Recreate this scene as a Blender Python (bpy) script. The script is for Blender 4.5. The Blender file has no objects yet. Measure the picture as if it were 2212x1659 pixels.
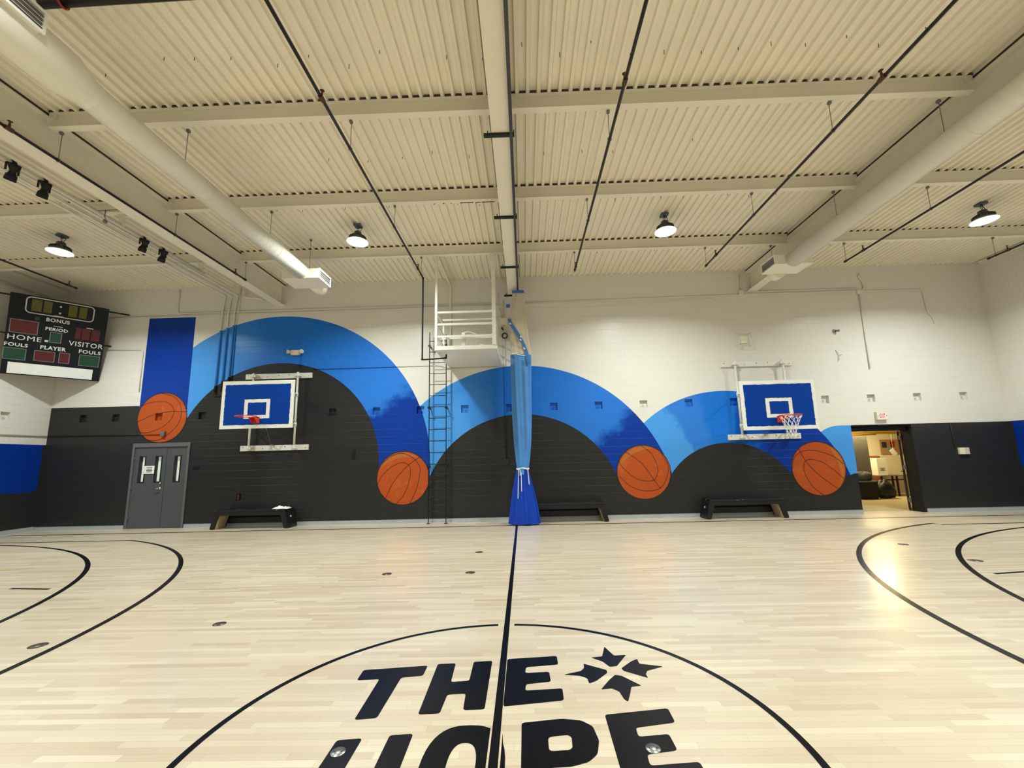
import bpy, math, random
from mathutils import Vector, Matrix
PI = math.pi
random.seed(7)
sc = bpy.context.scene
COL = sc.collection

# ---------------------------------------------------------------- camera, world, exposure
CAM_H = 1.6176
F_PX = 906.92
cam = bpy.data.cameras.new('camera')
cam.sensor_fit = 'HORIZONTAL'
cam.sensor_width = 36.0
cam.lens = F_PX / 2212 * 36.0
cam.shift_x = -6.566 / 2212
cam.shift_y = 19.494 / 2212
cam.clip_end = 200
cam_o = bpy.data.objects.new('camera', cam)
COL.objects.link(cam_o)
YAW, PITCH, ROLL = -0.01958, 0.15458, -0.02376
fwd = Vector((math.sin(YAW) * math.cos(PITCH), math.cos(YAW) * math.cos(PITCH), math.sin(PITCH)))
r0 = Vector((math.cos(YAW), -math.sin(YAW), 0))
u0 = r0.cross(fwd)
rgt = math.cos(ROLL) * r0 + math.sin(ROLL) * u0
upv = -math.sin(ROLL) * r0 + math.cos(ROLL) * u0
m = Matrix((rgt, upv, -fwd)).transposed().to_4x4()
m.translation = Vector((0, 0, CAM_H))
cam_o.matrix_world = m
sc.camera = cam_o

world = bpy.data.worlds.new('world')
sc.world = world
world.use_nodes = True
world.node_tree.nodes['Background'].inputs[0].default_value = (0.02, 0.02, 0.022, 1)
world.node_tree.nodes['Background'].inputs[1].default_value = 0.3
sc.view_settings.view_transform = 'Standard'
sc.view_settings.look = 'None'
sc.view_settings.gamma = 1.0
sc.view_settings.use_curve_mapping = False
sc.view_settings.exposure = -1.29
LAMP_WATTS = 580.0
LAMP_COLOR = (0.90, 1.0, 0.965)

# ---------------------------------------------------------------- room numbers (metres)
WY = 11.41            # far wall
XL, XR = -13.25, 12.85
YR = -6.05            # rear wall, behind the photographer
ZC = 6.746            # underside of the roof deck ribs
POCKET_X = [-12.40, -11.47] + [-10.249 + 1.2192 * k for k in range(0, 19)]
PW, PT, PB, PD = 0.205, 3.098, 2.893, 0.075     # pocket width, top, bottom, depth

# ---------------------------------------------------------------- mesh builder
class MB:
    def __init__(s):
        s.v = []; s.f = []; s.sm = []; s.mi = []
    def add(s, vs, fs, smooth=False, mat=0):
        b = len(s.v)
        s.v += [Vector(v) for v in vs]
        for f in fs:
            s.f.append([b + i for i in f]); s.sm.append(smooth); s.mi.append(mat)
        return s
    def box(s, lo, hi, mat=0, bev=0.0):
        x0, y0, z0 = lo; x1, y1, z1 = hi
        if x0 > x1: x0, x1 = x1, x0
        if y0 > y1: y0, y1 = y1, y0
        if z0 > z1: z0, z1 = z1, z0
        vs = [(x0,y0,z0),(x1,y0,z0),(x1,y1,z0),(x0,y1,z0),(x0,y0,z1),(x1,y0,z1),(x1,y1,z1),(x0,y1,z1)]
        return s.add(vs, [(0,3,2,1),(4,5,6,7),(0,1,5,4),(1,2,6,5),(2,3,7,6),(3,0,4,7)], mat=mat)
    def obox(s, c, ax, ay, az, mat=0):
        # oriented box: centre and three half-extent vectors
        c = Vector(c); ax = Vector(ax); ay = Vector(ay); az = Vector(az)
        if ax.cross(ay).dot(az) < 0: ax = -ax
        vs = [c + i*ax + j*ay + k*az for k in (-1,1) for j in (-1,1) for i in (-1,1)]
        return s.add(vs, [(0,2,3,1),(4,5,7,6),(0,1,5,4),(1,3,7,5),(3,2,6,7),(2,0,4,6)], mat=mat)
    def tube(s, pts, r, seg=10, mat=0, closed=False, caps=True, flat=None):
        pts = [Vector(p) for p in pts]; n = len(pts)
        rr = r if isinstance(r, (list, tuple)) else [r] * n
        rings = []; prev = None
        for i, p in enumerate(pts):
            if closed: t = pts[(i+1) % n] - pts[i-1]
            elif i == 0: t = pts[1] - pts[0]
            elif i == n-1: t = pts[-1] - pts[-2]
            else: t = (pts[i+1]-p).normalized() + (p-pts[i-1]).normalized()
            t.normalize()
            if prev is None:
                a = Vector((0,0,1)) if abs(t.z) < 0.9 else Vector((1,0,0))
                nrm = (a - t*a.dot(t)).normalized()
            else:
                nrm = prev - t*prev.dot(t)
                nrm = nrm.normalized() if nrm.length > 1e-6 else Vector((1,0,0))
            prev = nrm; bi = t.cross(nrm)
            k = 1.0
            if not closed and 0 < i < n-1:
                c = (pts[i+1]-p).normalized().dot((p-pts[i-1]).normalized())
                k = min(1.5, 1/max(0.5, math.sqrt(max(0.0, (1+c)/2))))
            rings.append([p + rr[i]*(math.cos(2*PI*j/seg)*nrm + math.sin(2*PI*j/seg)*bi) for j in range(seg)])
        b = len(s.v)
        for rg in rings: s.v += rg
        m_ = n if closed else n-1
        for i in range(m_):
            for j in range(seg):
                a0 = b+i*seg+j; a1 = b+i*seg+(j+1) % seg
                c0 = b+((i+1) % n)*seg+j; c1 = b+((i+1) % n)*seg+(j+1) % seg
                s.f.append([a0, a1, c1, c0]); s.sm.append(True); s.mi.append(mat)
        if caps and not closed:
            s.f.append([b+j for j in range(seg)][::-1]); s.sm.append(False); s.mi.append(mat)
            s.f.append([b+(n-1)*seg+j for j in range(seg)]); s.sm.append(False); s.mi.append(mat)
        return s
    def lathe(s, prof, c=(0,0,0), seg=24, axis='z', mat=0, smooth=True):
        # prof: list of (radius, height); axis direction z or y
        c = Vector(c); b = len(s.v)
        for r, h in prof:
            for j in range(seg):
                a = 2*PI*j/seg
                if axis == 'z': s.v.append(c + Vector((r*math.cos(a), r*math.sin(a), h)))
                else: s.v.append(c + Vector((r*math.cos(a), h, -r*math.sin(a))))
        for i in range(len(prof)-1):
            for j in range(seg):
                k = (j+1) % seg
                s.f.append([b+i*seg+j, b+i*seg+k, b+(i+1)*seg+k, b+(i+1)*seg+j]); s.sm.append(smooth); s.mi.append(mat)
        for i, rev in ((0, True), (len(prof)-1, False)):
            if prof[i][0] > 1e-5:
                q = [b+i*seg+j for j in range(seg)]
                s.f.append(q[::-1] if rev else q); s.sm.append(False); s.mi.append(mat)
        return s
    def prism(s, poly, fn, d0, d1, mat=0, smooth=False):
        # poly: 2D list; fn(a, b, d) -> 3D
        n = len(poly)
        vs = [fn(a, b_, d0) for a, b_ in poly] + [fn(a, b_, d1) for a, b_ in poly]
        fs = [list(range(n))[::-1], list(range(n, 2*n))] + [[i, (i+1) % n, n+(i+1) % n, n+i] for i in range(n)]
        return s.add(vs, fs, mat=mat, smooth=smooth)

def link(name, o):
    o.name = name
    COL.objects.link(o)
    return o

def obj(name, mb, mats, parent=None, kind=None, label=None, origin=None):
    """one mesh object; its vertices are given in world metres and moved to the origin of its thing"""
    if parent is not None:
        r = parent
        while r.parent is not None: r = r.parent
        off = Vector(r.get('_o', (0,0,0)))
    else:
        if origin is None:
            xs = [v.x for v in mb.v]; ys = [v.y for v in mb.v]; zs = [v.z for v in mb.v]
            origin = ((min(xs)+max(xs))/2, (min(ys)+max(ys))/2, min(zs))
        off = Vector(origin)
    me = bpy.data.meshes.new(name)
    me.from_pydata([tuple(v - off) for v in mb.v], [], mb.f)
    me.validate()
    if not isinstance(mats, (list, tuple)): mats = [mats]
    for mt in mats: me.materials.append(mt)
    if len(me.polygons) == len(mb.f):
        me.polygons.foreach_set('use_smooth', mb.sm)
        me.polygons.foreach_set('material_index', [min(i, len(mats)-1) for i in mb.mi])
    me.update()
    o = bpy.data.objects.new(name, me)
    COL.objects.link(o)
    if parent is not None: o.parent = parent
    else:
        o.location = off; o['_o'] = tuple(off)
    if kind: o['kind'] = kind
    if label: o['label'] = label
    return o

def tag(o, label, cat, group=None):
    o['label'] = label; o['category'] = cat
    if group: o['group'] = group
    return o

def thing(name, loc, label, cat, group=None):
    o = bpy.data.objects.new(name, None)
    o.empty_display_size = 0.1
    COL.objects.link(o)
    o.location = loc; o['_o'] = tuple(loc)
    return tag(o, label, cat, group)

def dup(root, delta=None, label=None, loc=None):
    r = root.copy(); COL.objects.link(r)
    if loc is not None: r.location = loc
    else: r.location = Vector(root.location) + Vector(delta)
    r['_o'] = tuple(r.location)
    if label: r['label'] = label
    for ch in list(root.children):
        c = ch.copy(); COL.objects.link(c); c.parent = r
        for g in list(ch.children):
            d = g.copy(); COL.objects.link(d); d.parent = c
    return r

# ---------------------------------------------------------------- material helpers
class NT:
    def __init__(s, name):
        s.m = bpy.data.materials.new(name); s.m.use_nodes = True
        s.t = s.m.node_tree; s.t.nodes.clear()
        s.out = s.t.nodes.new('ShaderNodeOutputMaterial')
        s.b = s.t.nodes.new('ShaderNodeBsdfPrincipled')
        s.t.links.new(s.b.outputs[0], s.out.inputs[0])
    def n(s, typ, **kw):
        nd = s.t.nodes.new(typ)
        for k, v in kw.items(): setattr(nd, k, v)
        return nd
    def set(s, sock, v):
        if isinstance(v, bpy.types.NodeSocket): s.t.links.new(v, sock)
        elif v is not None:
            if isinstance(v, (tuple, list)) and len(v) == 3 and len(sock.default_value) == 4: v = (*v, 1)
            sock.default_value = v
    def math(s, op, a, b=None, c=None, clamp=False):
        nd = s.n('ShaderNodeMath', operation=op, use_clamp=clamp)
        s.set(nd.inputs[0], a)
        if b is not None: s.set(nd.inputs[1], b)
        if c is not None: s.set(nd.inputs[2], c)
        return nd.outputs[0]
    def mix(s, fac, a, b):
        nd = s.n('ShaderNodeMix', data_type='RGBA')
        s.set(nd.inputs[0], fac); s.set(nd.inputs[6], a); s.set(nd.inputs[7], b)
        return nd.outputs[2]
    def sep(s, vec):
        nd = s.n('ShaderNodeSeparateXYZ'); s.set(nd.inputs[0], vec); return nd.outputs
    def comb(s, x, y, z=0.0):
        nd = s.n('ShaderNodeCombineXYZ'); s.set(nd.inputs[0], x); s.set(nd.inputs[1], y); s.set(nd.inputs[2], z); return nd.outputs[0]
    def pos(s): return s.n('ShaderNodeNewGeometry').outputs['Position']
    def noise(s, vec, scale, detail=3.0, rough=0.5):
        nd = s.n('ShaderNodeTexNoise'); s.set(nd.inputs['Vector'], vec)
        nd.inputs['Scale'].default_value = scale; nd.inputs['Detail'].default_value = detail; nd.inputs['Roughness'].default_value = rough
        return nd.outputs[0]
    def ramp(s, fac, stops):
        nd = s.n('ShaderNodeValToRGB'); s.set(nd.inputs[0], fac)
        el = nd.color_ramp.elements
        while len(el) < len(stops): el.new(0.5)
        for e, (p, c) in zip(el, stops): e.position = p; e.color = (*c, 1)
        return nd.outputs[0]
    def maprange(s, v, a, b, c=0.0, d=1.0, smooth=False):
        nd = s.n('ShaderNodeMapRange'); nd.clamp = True
        if smooth: nd.interpolation_type = 'SMOOTHSTEP'
        s.set(nd.inputs[0], v)
        for i, x in zip((1,2,3,4), (a,b,c,d)): s.set(nd.inputs[i], x)
        return nd.outputs[0]
    def bump(s, h, strength=0.5, dist=0.01):
        nd = s.n('ShaderNodeBump'); nd.inputs['Strength'].default_value = strength; nd.inputs['Distance'].default_value = dist
        s.set(nd.inputs['Height'], h); return nd.outputs[0]
    def fin(s, color=None, rough=0.5, metal=0.0, normal=None, spec=None, coat=None, coat_rough=None, emit=None, emit_s=0.0):
        b = s.b
        if color is not None: s.set(b.inputs['Base Color'], color)
        s.set(b.inputs['Roughness'], rough); s.set(b.inputs['Metallic'], metal)
        if normal is not None: s.set(b.inputs['Normal'], normal)
        if spec is not None: s.set(b.inputs['Specular IOR Level'], spec)
        if coat is not None: s.set(b.inputs['Coat Weight'], coat)
        if coat_rough is not None: s.set(b.inputs['Coat Roughness'], coat_rough)
        if emit is not None:
            s.set(b.inputs['Emission Color'], emit); b.inputs['Emission Strength'].default_value = emit_s
        return s.m

def paint(name, col, rough=0.5, metal=0.0, var=0.06, scale=6.0, bump=0.0, spec=None):
    t = NT(name)
    nz = t.noise(t.pos(), scale, 4.0)
    c = t.mix(t.math('MULTIPLY', nz, 1.0), tuple(x*(1-var) for x in col), tuple(min(1, x*(1+var)) for x in col))
    nr = t.bump(t.noise(t.pos(), scale*14, 3.0), bump, 0.004) if bump else None
    return t.fin(c, rough, metal, nr, 0.3 if spec is None and not metal else spec)

WHITE_PAINT = (0.72, 0.69, 0.635)
GREY_PAINT = (0.024, 0.0235, 0.0235)
LIGHT_BLUE = (0.065, 0.30, 0.76)
MID_BLUE = (0.012, 0.165, 0.66)
ROYAL = (0.0005, 0.036, 0.31)
ORANGE = (0.44, 0.075, 0.013)

def block_height(t, h):
    """height field of running-bond concrete blocks in horizontal coordinate h and world z"""
    z = t.math('SUBTRACT', t.sep(t.pos())[2], 0.05)
    br = t.n('ShaderNodeTexBrick'); br.offset = 0.5; br.squash = 1.0
    t.set(br.inputs['Vector'], t.comb(h, z, 0.0))
    br.inputs['Scale'].default_value = 1.0
    br.inputs['Brick Width'].default_value = 0.4064
    br.inputs['Row Height'].default_value = 0.2032
    br.inputs['Mortar Size'].default_value = 0.005
    br.inputs['Mortar Smooth'].default_value = 0.6
    br.inputs['Bias'].default_value = 0.0
    br.inputs['Color1'].default_value = (1,1,1,1)
    br.inputs['Color2'].default_value = (0.9,0.9,0.9,1)
    mort = br.outputs['Fac']
    hgt = t.math('SUBTRACT', 1.0, mort)
    fine = t.noise(t.pos(), 60.0, 3.0)
    tilt = t.math('MULTIPLY', br.outputs['Color'], 0.6)
    return t.math('ADD', t.math('ADD', hgt, tilt), t.math('MULTIPLY', fine, 0.22)), mort

def disc_mask(t, x, z, cx, cz, r):
    dx = t.math('SUBTRACT', x, cx); dz = t.math('SUBTRACT', z, cz)
    d = t.math('SQRT', t.math('ADD', t.math('MULTIPLY', dx, dx), t.math('MULTIPLY', dz, dz)))
    ang = t.math('MULTIPLY', t.math('ARCTAN2', dz, dx), 180/PI)
    return t.math('LESS_THAN', d, r), ang

def mural_material(name, blocks=True, rough=0.30):
    """the painted back wall: white over grey with the blue arches, fixed to the place by world coordinates"""
    t = NT(name)
    p = t.sep(t.pos()); x, z = p[0], p[2]
    AND = lambda a, b: t.math('MULTIPLY', a, b)
    LT = lambda a, b: t.math('LESS_THAN', a, b)
    GT = lambda a, b: t.math('GREATER_THAN', a, b)
    nz = t.math('SUBTRACT', t.noise(t.comb(x, z), 2.2, 6.0, 0.65), 0.5)
    def band(ang, stops):
        # stops: (from angle, to angle, colour from there on, noise degrees)
        col = stops[0][2]
        for a0, a1, c, nd in stops[1:]:
            aa = t.math('ADD', ang, t.math('MULTIPLY', nz, nd))
            col = t.mix(t.maprange(aa, a0, a1), col, c)
        return col
    col = WHITE_PAINT
    # fourth arch at the doorway
    m, a = disc_mask(t, x, z, 8.415, 1.39, 0.894)
    m = t.math('MAXIMUM', m, AND(AND(GT(x, 8.41), LT(z, 2.284)), LT(x, 8.75)))
    col = t.mix(m, col, LIGHT_BLUE)
    m, a = disc_mask(t, x, z, 8.695, 0.655, 0.369)
    col = t.mix(m, col, GREY_PAINT)
    # third arch
    m, a = disc_mask(t, x, z, 5.40, 0.04, 3.262)
    c3 = band(a, [(0,0,ROYAL), (62,66,(0.004,0.085,0.42),10), (82,84,MID_BLUE,4), (100,104,(0.03,0.19,0.66),8), (117,120,LIGHT_BLUE,14)])
    col = t.mix(m, col, c3)
    m, a = disc_mask(t, x, z, 5.408, 0.015, 1.888)
    col = t.mix(m, col, GREY_PAINT)
    # second arch
    m, a = disc_mask(t, x, z, -0.09, 0.04, 4.121)
    c2 = band(a, [(0,0,ROYAL), (40,46,(0.022,0.17,0.64),16), (60,80,MID_BLUE,6), (102,122,LIGHT_BLUE,12)])
    col = t.mix(m, col, c2)
    m, a = disc_mask(t, x, z, -0.080, 0.09, 2.717)
    col = t.mix(m, col, GREY_PAINT)
    # first and largest arch
    m, a = disc_mask(t, x, z, -6.819, 1.534, 4.264)
    m = AND(m, GT(x, -9.37))
    c1 = band(a, [(0,0,ROYAL), (26,31,(0.024,0.18,0.66),18), (50,75,MID_BLUE,6), (98,124,LIGHT_BLUE,10)])
    col = t.mix(m, col, c1)
    m, a = disc_mask(t, x, z, -6.82, 1.553, 2.873)
    col = t.mix(m, col, GREY_PAINT)
    # upright royal blue stripe
    m = AND(AND(GT(x, -10.728), LT(x, -9.37)), LT(z, 5.86))
    col = t.mix(m, col, ROYAL)
    m, a = disc_mask(t, x, z, -10.051, 2.972, 0.69)
    col = t.mix(m, col, ORANGE)
    # grey fields
    low = t.math('MAXIMUM', LT(z, 0.98), AND(LT(z, 1.10), LT(x, 8.0)))
    low = t.math('MAXIMUM', low, AND(LT(x, -10.728), LT(z, 3.315)))
    low = t.math('MAXIMUM', low, AND(LT(x, -9.2), LT(z, 2.95)))
    low = t.math('MAXIMUM', low, AND(GT(x, 8.74), LT(z, 2.285)))
    col = t.mix(AND(low, t.math('SUBTRACT', 1.0, m)), col, GREY_PAINT)
    if blocks:
        h, mort = block_height(t, x)
        return t.fin(col, rough, 0, t.bump(h, 0.42, 0.006), spec=0.24)
    return t.fin(col, rough, 0, None, spec=0.2)

def side_wall_material(name):
    t = NT(name)
    p = t.sep(t.pos()); y, z = p[1], p[2]
    col = t.mix(t.math('LESS_THAN', z, 2.288), WHITE_PAINT, GREY_PAINT)
    # royal panel with rounded corners
    cy, cz, hy, hz, rr = 8.6, 1.68, 2.74, 0.61, 0.12
    dx = t.math('MAXIMUM', t.math('SUBTRACT', t.math('ABSOLUTE', t.math('SUBTRACT', y, cy)), hy-rr), 0.0)
    dz = t.math('MAXIMUM', t.math('SUBTRACT', t.math('ABSOLUTE', t.math('SUBTRACT', z, cz-0.02)), hz+0.02-rr), 0.0)
    up = t.math('GREATER_THAN', z, 1.9)
    dx2 = t.math('SUBTRACT', t.math('ABSOLUTE', t.math('SUBTRACT', y, cy)), hy)
    inr = t.math('LESS_THAN', t.math('SQRT', t.math('ADD', t.math('MULTIPLY', dx, dx), t.math('MULTIPLY', dz, dz))), rr)
    sq = t.math('MULTIPLY', t.math('MULTIPLY', up, t.math('LESS_THAN', dx2, 0.0)), t.math('LESS_THAN', z, 2.288))
    col = t.mix(t.math('MAXIMUM', inr, sq), col, (0.001, 0.030, 0.27))
    h, mort = block_height(t, y)
    return t.fin(col, 0.4, 0, t.bump(h, 0.5, 0.006), spec=0.22)

def wood_floor(name):
    t = NT(name)
    p = t.sep(t.pos()); x, y = p[0], p[1]
    rowh = 0.0572
    yr = t.math('DIVIDE', y, rowh)
    row = t.math('FLOOR', yr); fy = t.math('FRACT', yr)
    wn = t.n('ShaderNodeTexWhiteNoise', noise_dimensions='1D'); t.set(wn.inputs['W'], row)
    wn2 = t.n('ShaderNodeTexWhiteNoise', noise_dimensions='1D'); t.set(wn2.inputs['W'], t.math('ADD', row, 531.3))
    ln = t.maprange(wn2.outputs[0], 0, 1, 0.45, 1.15)
    xr = t.math('DIVIDE', t.math('ADD', x, t.math('MULTIPLY', wn.outputs[0], 7.0)), ln)
    cell = t.math('FLOOR', xr); fx = t.math('FRACT', xr)
    wc = t.n('ShaderNodeTexWhiteNoise', noise_dimensions='2D'); t.set(wc.inputs['Vector'], t.comb(cell, row))
    tone = wc.outputs[0]
    wp = t.sep(wc.outputs['Color'])
    grain = t.noise(t.comb(t.math('MULTIPLY', x, 1.6), t.math('MULTIPLY', y, 38.0), tone), 4.0, 4.0, 0.6)
    f = t.math('ADD', t.math('MULTIPLY', tone, 0.82), t.math('MULTIPLY', grain, 0.26))
    col = t.ramp(f, [(0.0, (0.515,0.395,0.28)), (0.22, (0.585,0.47,0.34)), (0.5, (0.625,0.515,0.378)), (0.78, (0.655,0.55,0.405)), (1.0, (0.71,0.615,0.465))])
    col = t.mix(t.math('MULTIPLY', t.math('GREATER_THAN', wp[1], 0.93), 0.35), col, (0.50, 0.34, 0.23))
    ey = t.math('MINIMUM', fy, t.math('SUBTRACT', 1.0, fy))
    ex = t.math('MULTIPLY', t.math('MINIMUM', fx, t.math('SUBTRACT', 1.0, fx)), t.math('DIVIDE', ln, rowh))
    e = t.math('MINIMUM', ey, ex)
    gap = t.maprange(e, 0.0, 0.022, 1.0, 0.0)
    col = t.mix(t.math('MULTIPLY', gap, 0.62), col, (0.22, 0.14, 0.09))
    # scuffs and dull areas that stay with the floor
    sc1 = t.noise(t.pos(), 0.55, 3.0)
    rough = t.maprange(sc1, 0.3, 0.7, 0.15, 0.23)
    h = t.math('ADD', t.math('MULTIPLY', t.math('SUBTRACT', 1.0, gap), 0.5), t.math('MULTIPLY', t.noise(t.comb(x, t.math('MULTIPLY', y, 6.0)), 9.0, 2.0), 0.35))
    return t.fin(col, 0.32, 0, t.bump(h, 0.10, 0.0015), spec=0.42, coat=0.45, coat_rough=rough)

M = {}
M['floor'] = wood_floor('maple_strip_floor')
M['mural'] = mural_material('mural_block_wall')
M['mural_pipe'] = mural_material('mural_painted_pipe', False, 0.45)
M['side'] = side_wall_material('side_block_wall')
M['cream'] = paint('cream_steel_paint', (0.80, 0.745, 0.62), 0.5, var=0.05, scale=2.0)
M['deck'] = paint('cream_roof_deck', (0.86, 0.795, 0.655), 0.55, var=0.05, scale=1.2)
M['duct'] = paint('cream_duct_paint', (0.80, 0.76, 0.64), 0.30, var=0.05, scale=3.0)
M['grille'] = paint('white_grille', (0.82, 0.82, 0.78), 0.35)
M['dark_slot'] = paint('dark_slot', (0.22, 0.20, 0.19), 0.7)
M['whitesteel'] = paint('white_steel_paint', (0.74, 0.72, 0.65), 0.35, var=0.08, scale=8)
M['black_pipe'] = paint('black_pipe_paint', (0.018, 0.016, 0.018), 0.35)
M['black'] = paint('black_paint', (0.012, 0.012, 0.014), 0.30)
M['black_matte'] = paint('matt_black', (0.010, 0.010, 0.011), 0.6)
M['darkgreen'] = paint('dark_green_steel', (0.012, 0.022, 0.016), 0.5)
M['greymetal'] = paint('dull_grey_metal', (0.20, 0.20, 0.21), 0.45, metal=0.6)
M['trackgrey'] = paint('dark_grey_track', (0.055, 0.055, 0.065), 0.45, metal=0.3)
M['chrome'] = paint('brushed_chrome', (0.65, 0.65, 0.66), 0.22, metal=1.0)
M['galv'] = paint('galvanised_base', (0.43, 0.46, 0.48), 0.30, metal=0.15, var=0.10, scale=5)
M['line'] = paint('black_court_paint', (0.004, 0.004, 0.006), 0.25, spec=0.10)
M['line_thin'] = paint('worn_dark_line_paint', (0.05, 0.03, 0.02), 0.4, spec=0.2)
M['scuff'] = paint('orange_scuff', (0.55, 0.29, 0.10), 0.4)
M['gap_shade_bare'] = paint('gap_shade_bare_steel', (0.055, 0.045, 0.038), 0.7)  # dark tone standing in for shade in the gaps over joists and girders
M['ink'] = paint('black_print', (0.03, 0.03, 0.03), 0.6)
M['disc_dark'] = paint('brown_floor_plate', (0.10, 0.075, 0.06), 0.35, metal=0.5)
M['disc_steel'] = paint('scratched_steel_plate', (0.45, 0.44, 0.42), 0.32, metal=0.9, var=0.3, scale=30)
M['rimred'] = paint('rim_red_enamel', (0.62, 0.045, 0.022), 0.35)
M['net'] = paint('white_net_cord', (0.80, 0.78, 0.72), 0.7)
M['boardwhite'] = paint('board_white_paint', (0.78, 0.76, 0.70), 0.35, var=0.05, scale=6)
M['boardblue'] = paint('board_blue_paint', (0.0005, 0.040, 0.29), 0.4, var=0.06, scale=5, spec=0.12)
M['doorgrey'] = paint('door_grey_paint', (0.080, 0.083, 0.093), 0.38, var=0.06, scale=3)
M['framegrey'] = paint('frame_grey_paint', (0.12, 0.12, 0.125), 0.38)
M['paper'] = paint('white_paper', (0.80, 0.80, 0.78), 0.7)
M['plywood'] = paint('bare_plywood', (0.50, 0.39, 0.23), 0.55, var=0.15, scale=9)
def bench_mat():
    t = NT('bench_black_gloss')
    nz = t.noise(t.pos(), 7.0, 5.0, 0.7)
    c = t.mix(t.maprange(nz, 0.60, 0.68), (0.010, 0.012, 0.014), (0.16, 0.20, 0.20))
    return t.fin(c, 0.22, 0, t.bump(nz, 0.5, 0.01), spec=0.5)
M['benchtop'] = bench_mat(); paint('bench_black_gloss', (0.010, 0.012, 0.014), 0.22, bump=0.5, scale=5)
M['cream_plastic'] = paint('cream_plastic', (0.68, 0.60, 0.44), 0.45)
M['beige_mesh'] = paint('beige_mesh_fabric', (0.58, 0.52, 0.41), 0.8, var=0.08, scale=4)
M['vinyl_light'] = paint('light_blue_vinyl', (0.075, 0.25, 0.62), 0.38, var=0.18, scale=3)
M['vinyl_royal'] = paint('royal_blue_vinyl', (0.003, 0.045, 0.42), 0.38, var=0.10, scale=5)
M['tape_blue'] = paint('blue_webbing', (0.05, 0.17, 0.45), 0.6)
M['cloth'] = paint('white_towel', (0.78, 0.77, 0.74), 0.9)
M['scoreblack'] = paint('scoreboard_black', (0.008, 0.011, 0.015), 0.32, spec=0.14)
M['led_yellow'] = paint('unlit_yellow_digits', (0.11, 0.095, 0.012), 0.4)
M['led_red'] = paint('unlit_red_digits', (0.085, 0.010, 0.014), 0.4)
M['led_green'] = paint('unlit_green_digits', (0.008, 0.050, 0.030), 0.4)
M['letter'] = paint('white_lettering', (0.66, 0.68, 0.62), 0.5)
M['exit_face'] = paint('exit_face_white', (0.80, 0.78, 0.76), 0.4)
M['exit_red'] = NT('exit_red_letters').fin((0.75, 0.03, 0.03), 0.4, emit=(1.0, 0.06, 0.05), emit_s=0.15)
M['red_clamp'] = paint('red_pipe_clamp', (0.35, 0.04, 0.03), 0.5)
M['rust'] = paint('rust_brown', (0.10, 0.045, 0.03), 0.8)
M['brown_door'] = paint('brown_door_edge', (0.028, 0.011, 0.007), 0.5, spec=0.15)
M['jamb'] = paint('black_jamb_paint', (0.014, 0.015, 0.015), 0.45, spec=0.12)
M['tile'] = paint('corridor_tile', (0.42, 0.36, 0.24), 0.25)
M['roomwall'] = paint('warm_white_room_paint', (0.80, 0.75, 0.60), 0.6)
M['room_low'] = paint('tan_lower_wall', (0.42, 0.36, 0.24), 0.6)
M['partition'] = paint('grey_partition', (0.16, 0.155, 0.15), 0.5)
M['cork'] = paint('cork', (0.42, 0.24, 0.10), 0.85, var=0.15, scale=30)
M['navy'] = paint('navy_print', (0.03, 0.03, 0.10), 0.5)
M['redprint'] = paint('dark_red_print', (0.30, 0.025, 0.02), 0.5)
M['greenprint'] = paint('sage_print', (0.22, 0.34, 0.25), 0.5)
M['orangewood'] = paint('orange_stained_wood', (0.28, 0.09, 0.03), 0.4)
M['yellow'] = paint('yellow_steel', (0.72, 0.42, 0.03), 0.4)
M['bag'] = paint('black_bag_plastic', (0.012, 0.013, 0.018), 0.5, bump=0.8)
M['jacket'] = paint('dark_grey_fabric', (0.06, 0.06, 0.075), 0.85)
M['glow_pane'] = NT('lit_pane').fin((0.7, 0.74, 0.68), 0.3, emit=(0.80, 0.90, 0.74), emit_s=0.62)
M['lens'] = NT('lamp_lens').fin((0.9, 0.9, 0.9), 0.4, emit=(0.97, 0.98, 1.0), emit_s=16.0)
M['lens_room'] = NT('room_lamp_lens').fin((0.9, 0.9, 0.9), 0.4, emit=(1.0, 0.85, 0.55), emit_s=8.0)
M['lamp_body'] = paint('lamp_body_grey', (0.10, 0.11, 0.12), 0.4, metal=0.5)

# ---------------------------------------------------------------- curve and polygon helpers
def catmull(pts, n=8):
    out = []
    P = [pts[0]] + list(pts) + [pts[-1]]
    for i in range(1, len(P)-2):
        p0, p1, p2, p3 = P[i-1], P[i], P[i+1], P[i+2]
        for k in range(n):
            t = k/n
            out.append(tuple(0.5*((2*b)+(-a+c)*t+(2*a-5*b+4*c-d)*t*t+(-a+3*b-3*c+d)*t**3) for a, b, c, d in zip(p0, p1, p2, p3)))
    out.append(tuple(pts[-1]))
    return out

def rounded(poly, r, n=4):
    out = []
    N = len(poly)
    for i in range(N):
        a, b, c = Vector(poly[i-1]), Vector(poly[i]), Vector(poly[(i+1) % N])
        d1, d2 = (a-b), (c-b)
        rr = min(r, d1.length*0.4, d2.length*0.4)
        p = b + d1.normalized()*rr; q = b + d2.normalized()*rr
        for k in range(n+1):
            t = k/n
            v = (1-t)**2*p + 2*t*(1-t)*b + t*t*q
            out.append((v.x, v.y))
    return out

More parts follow.
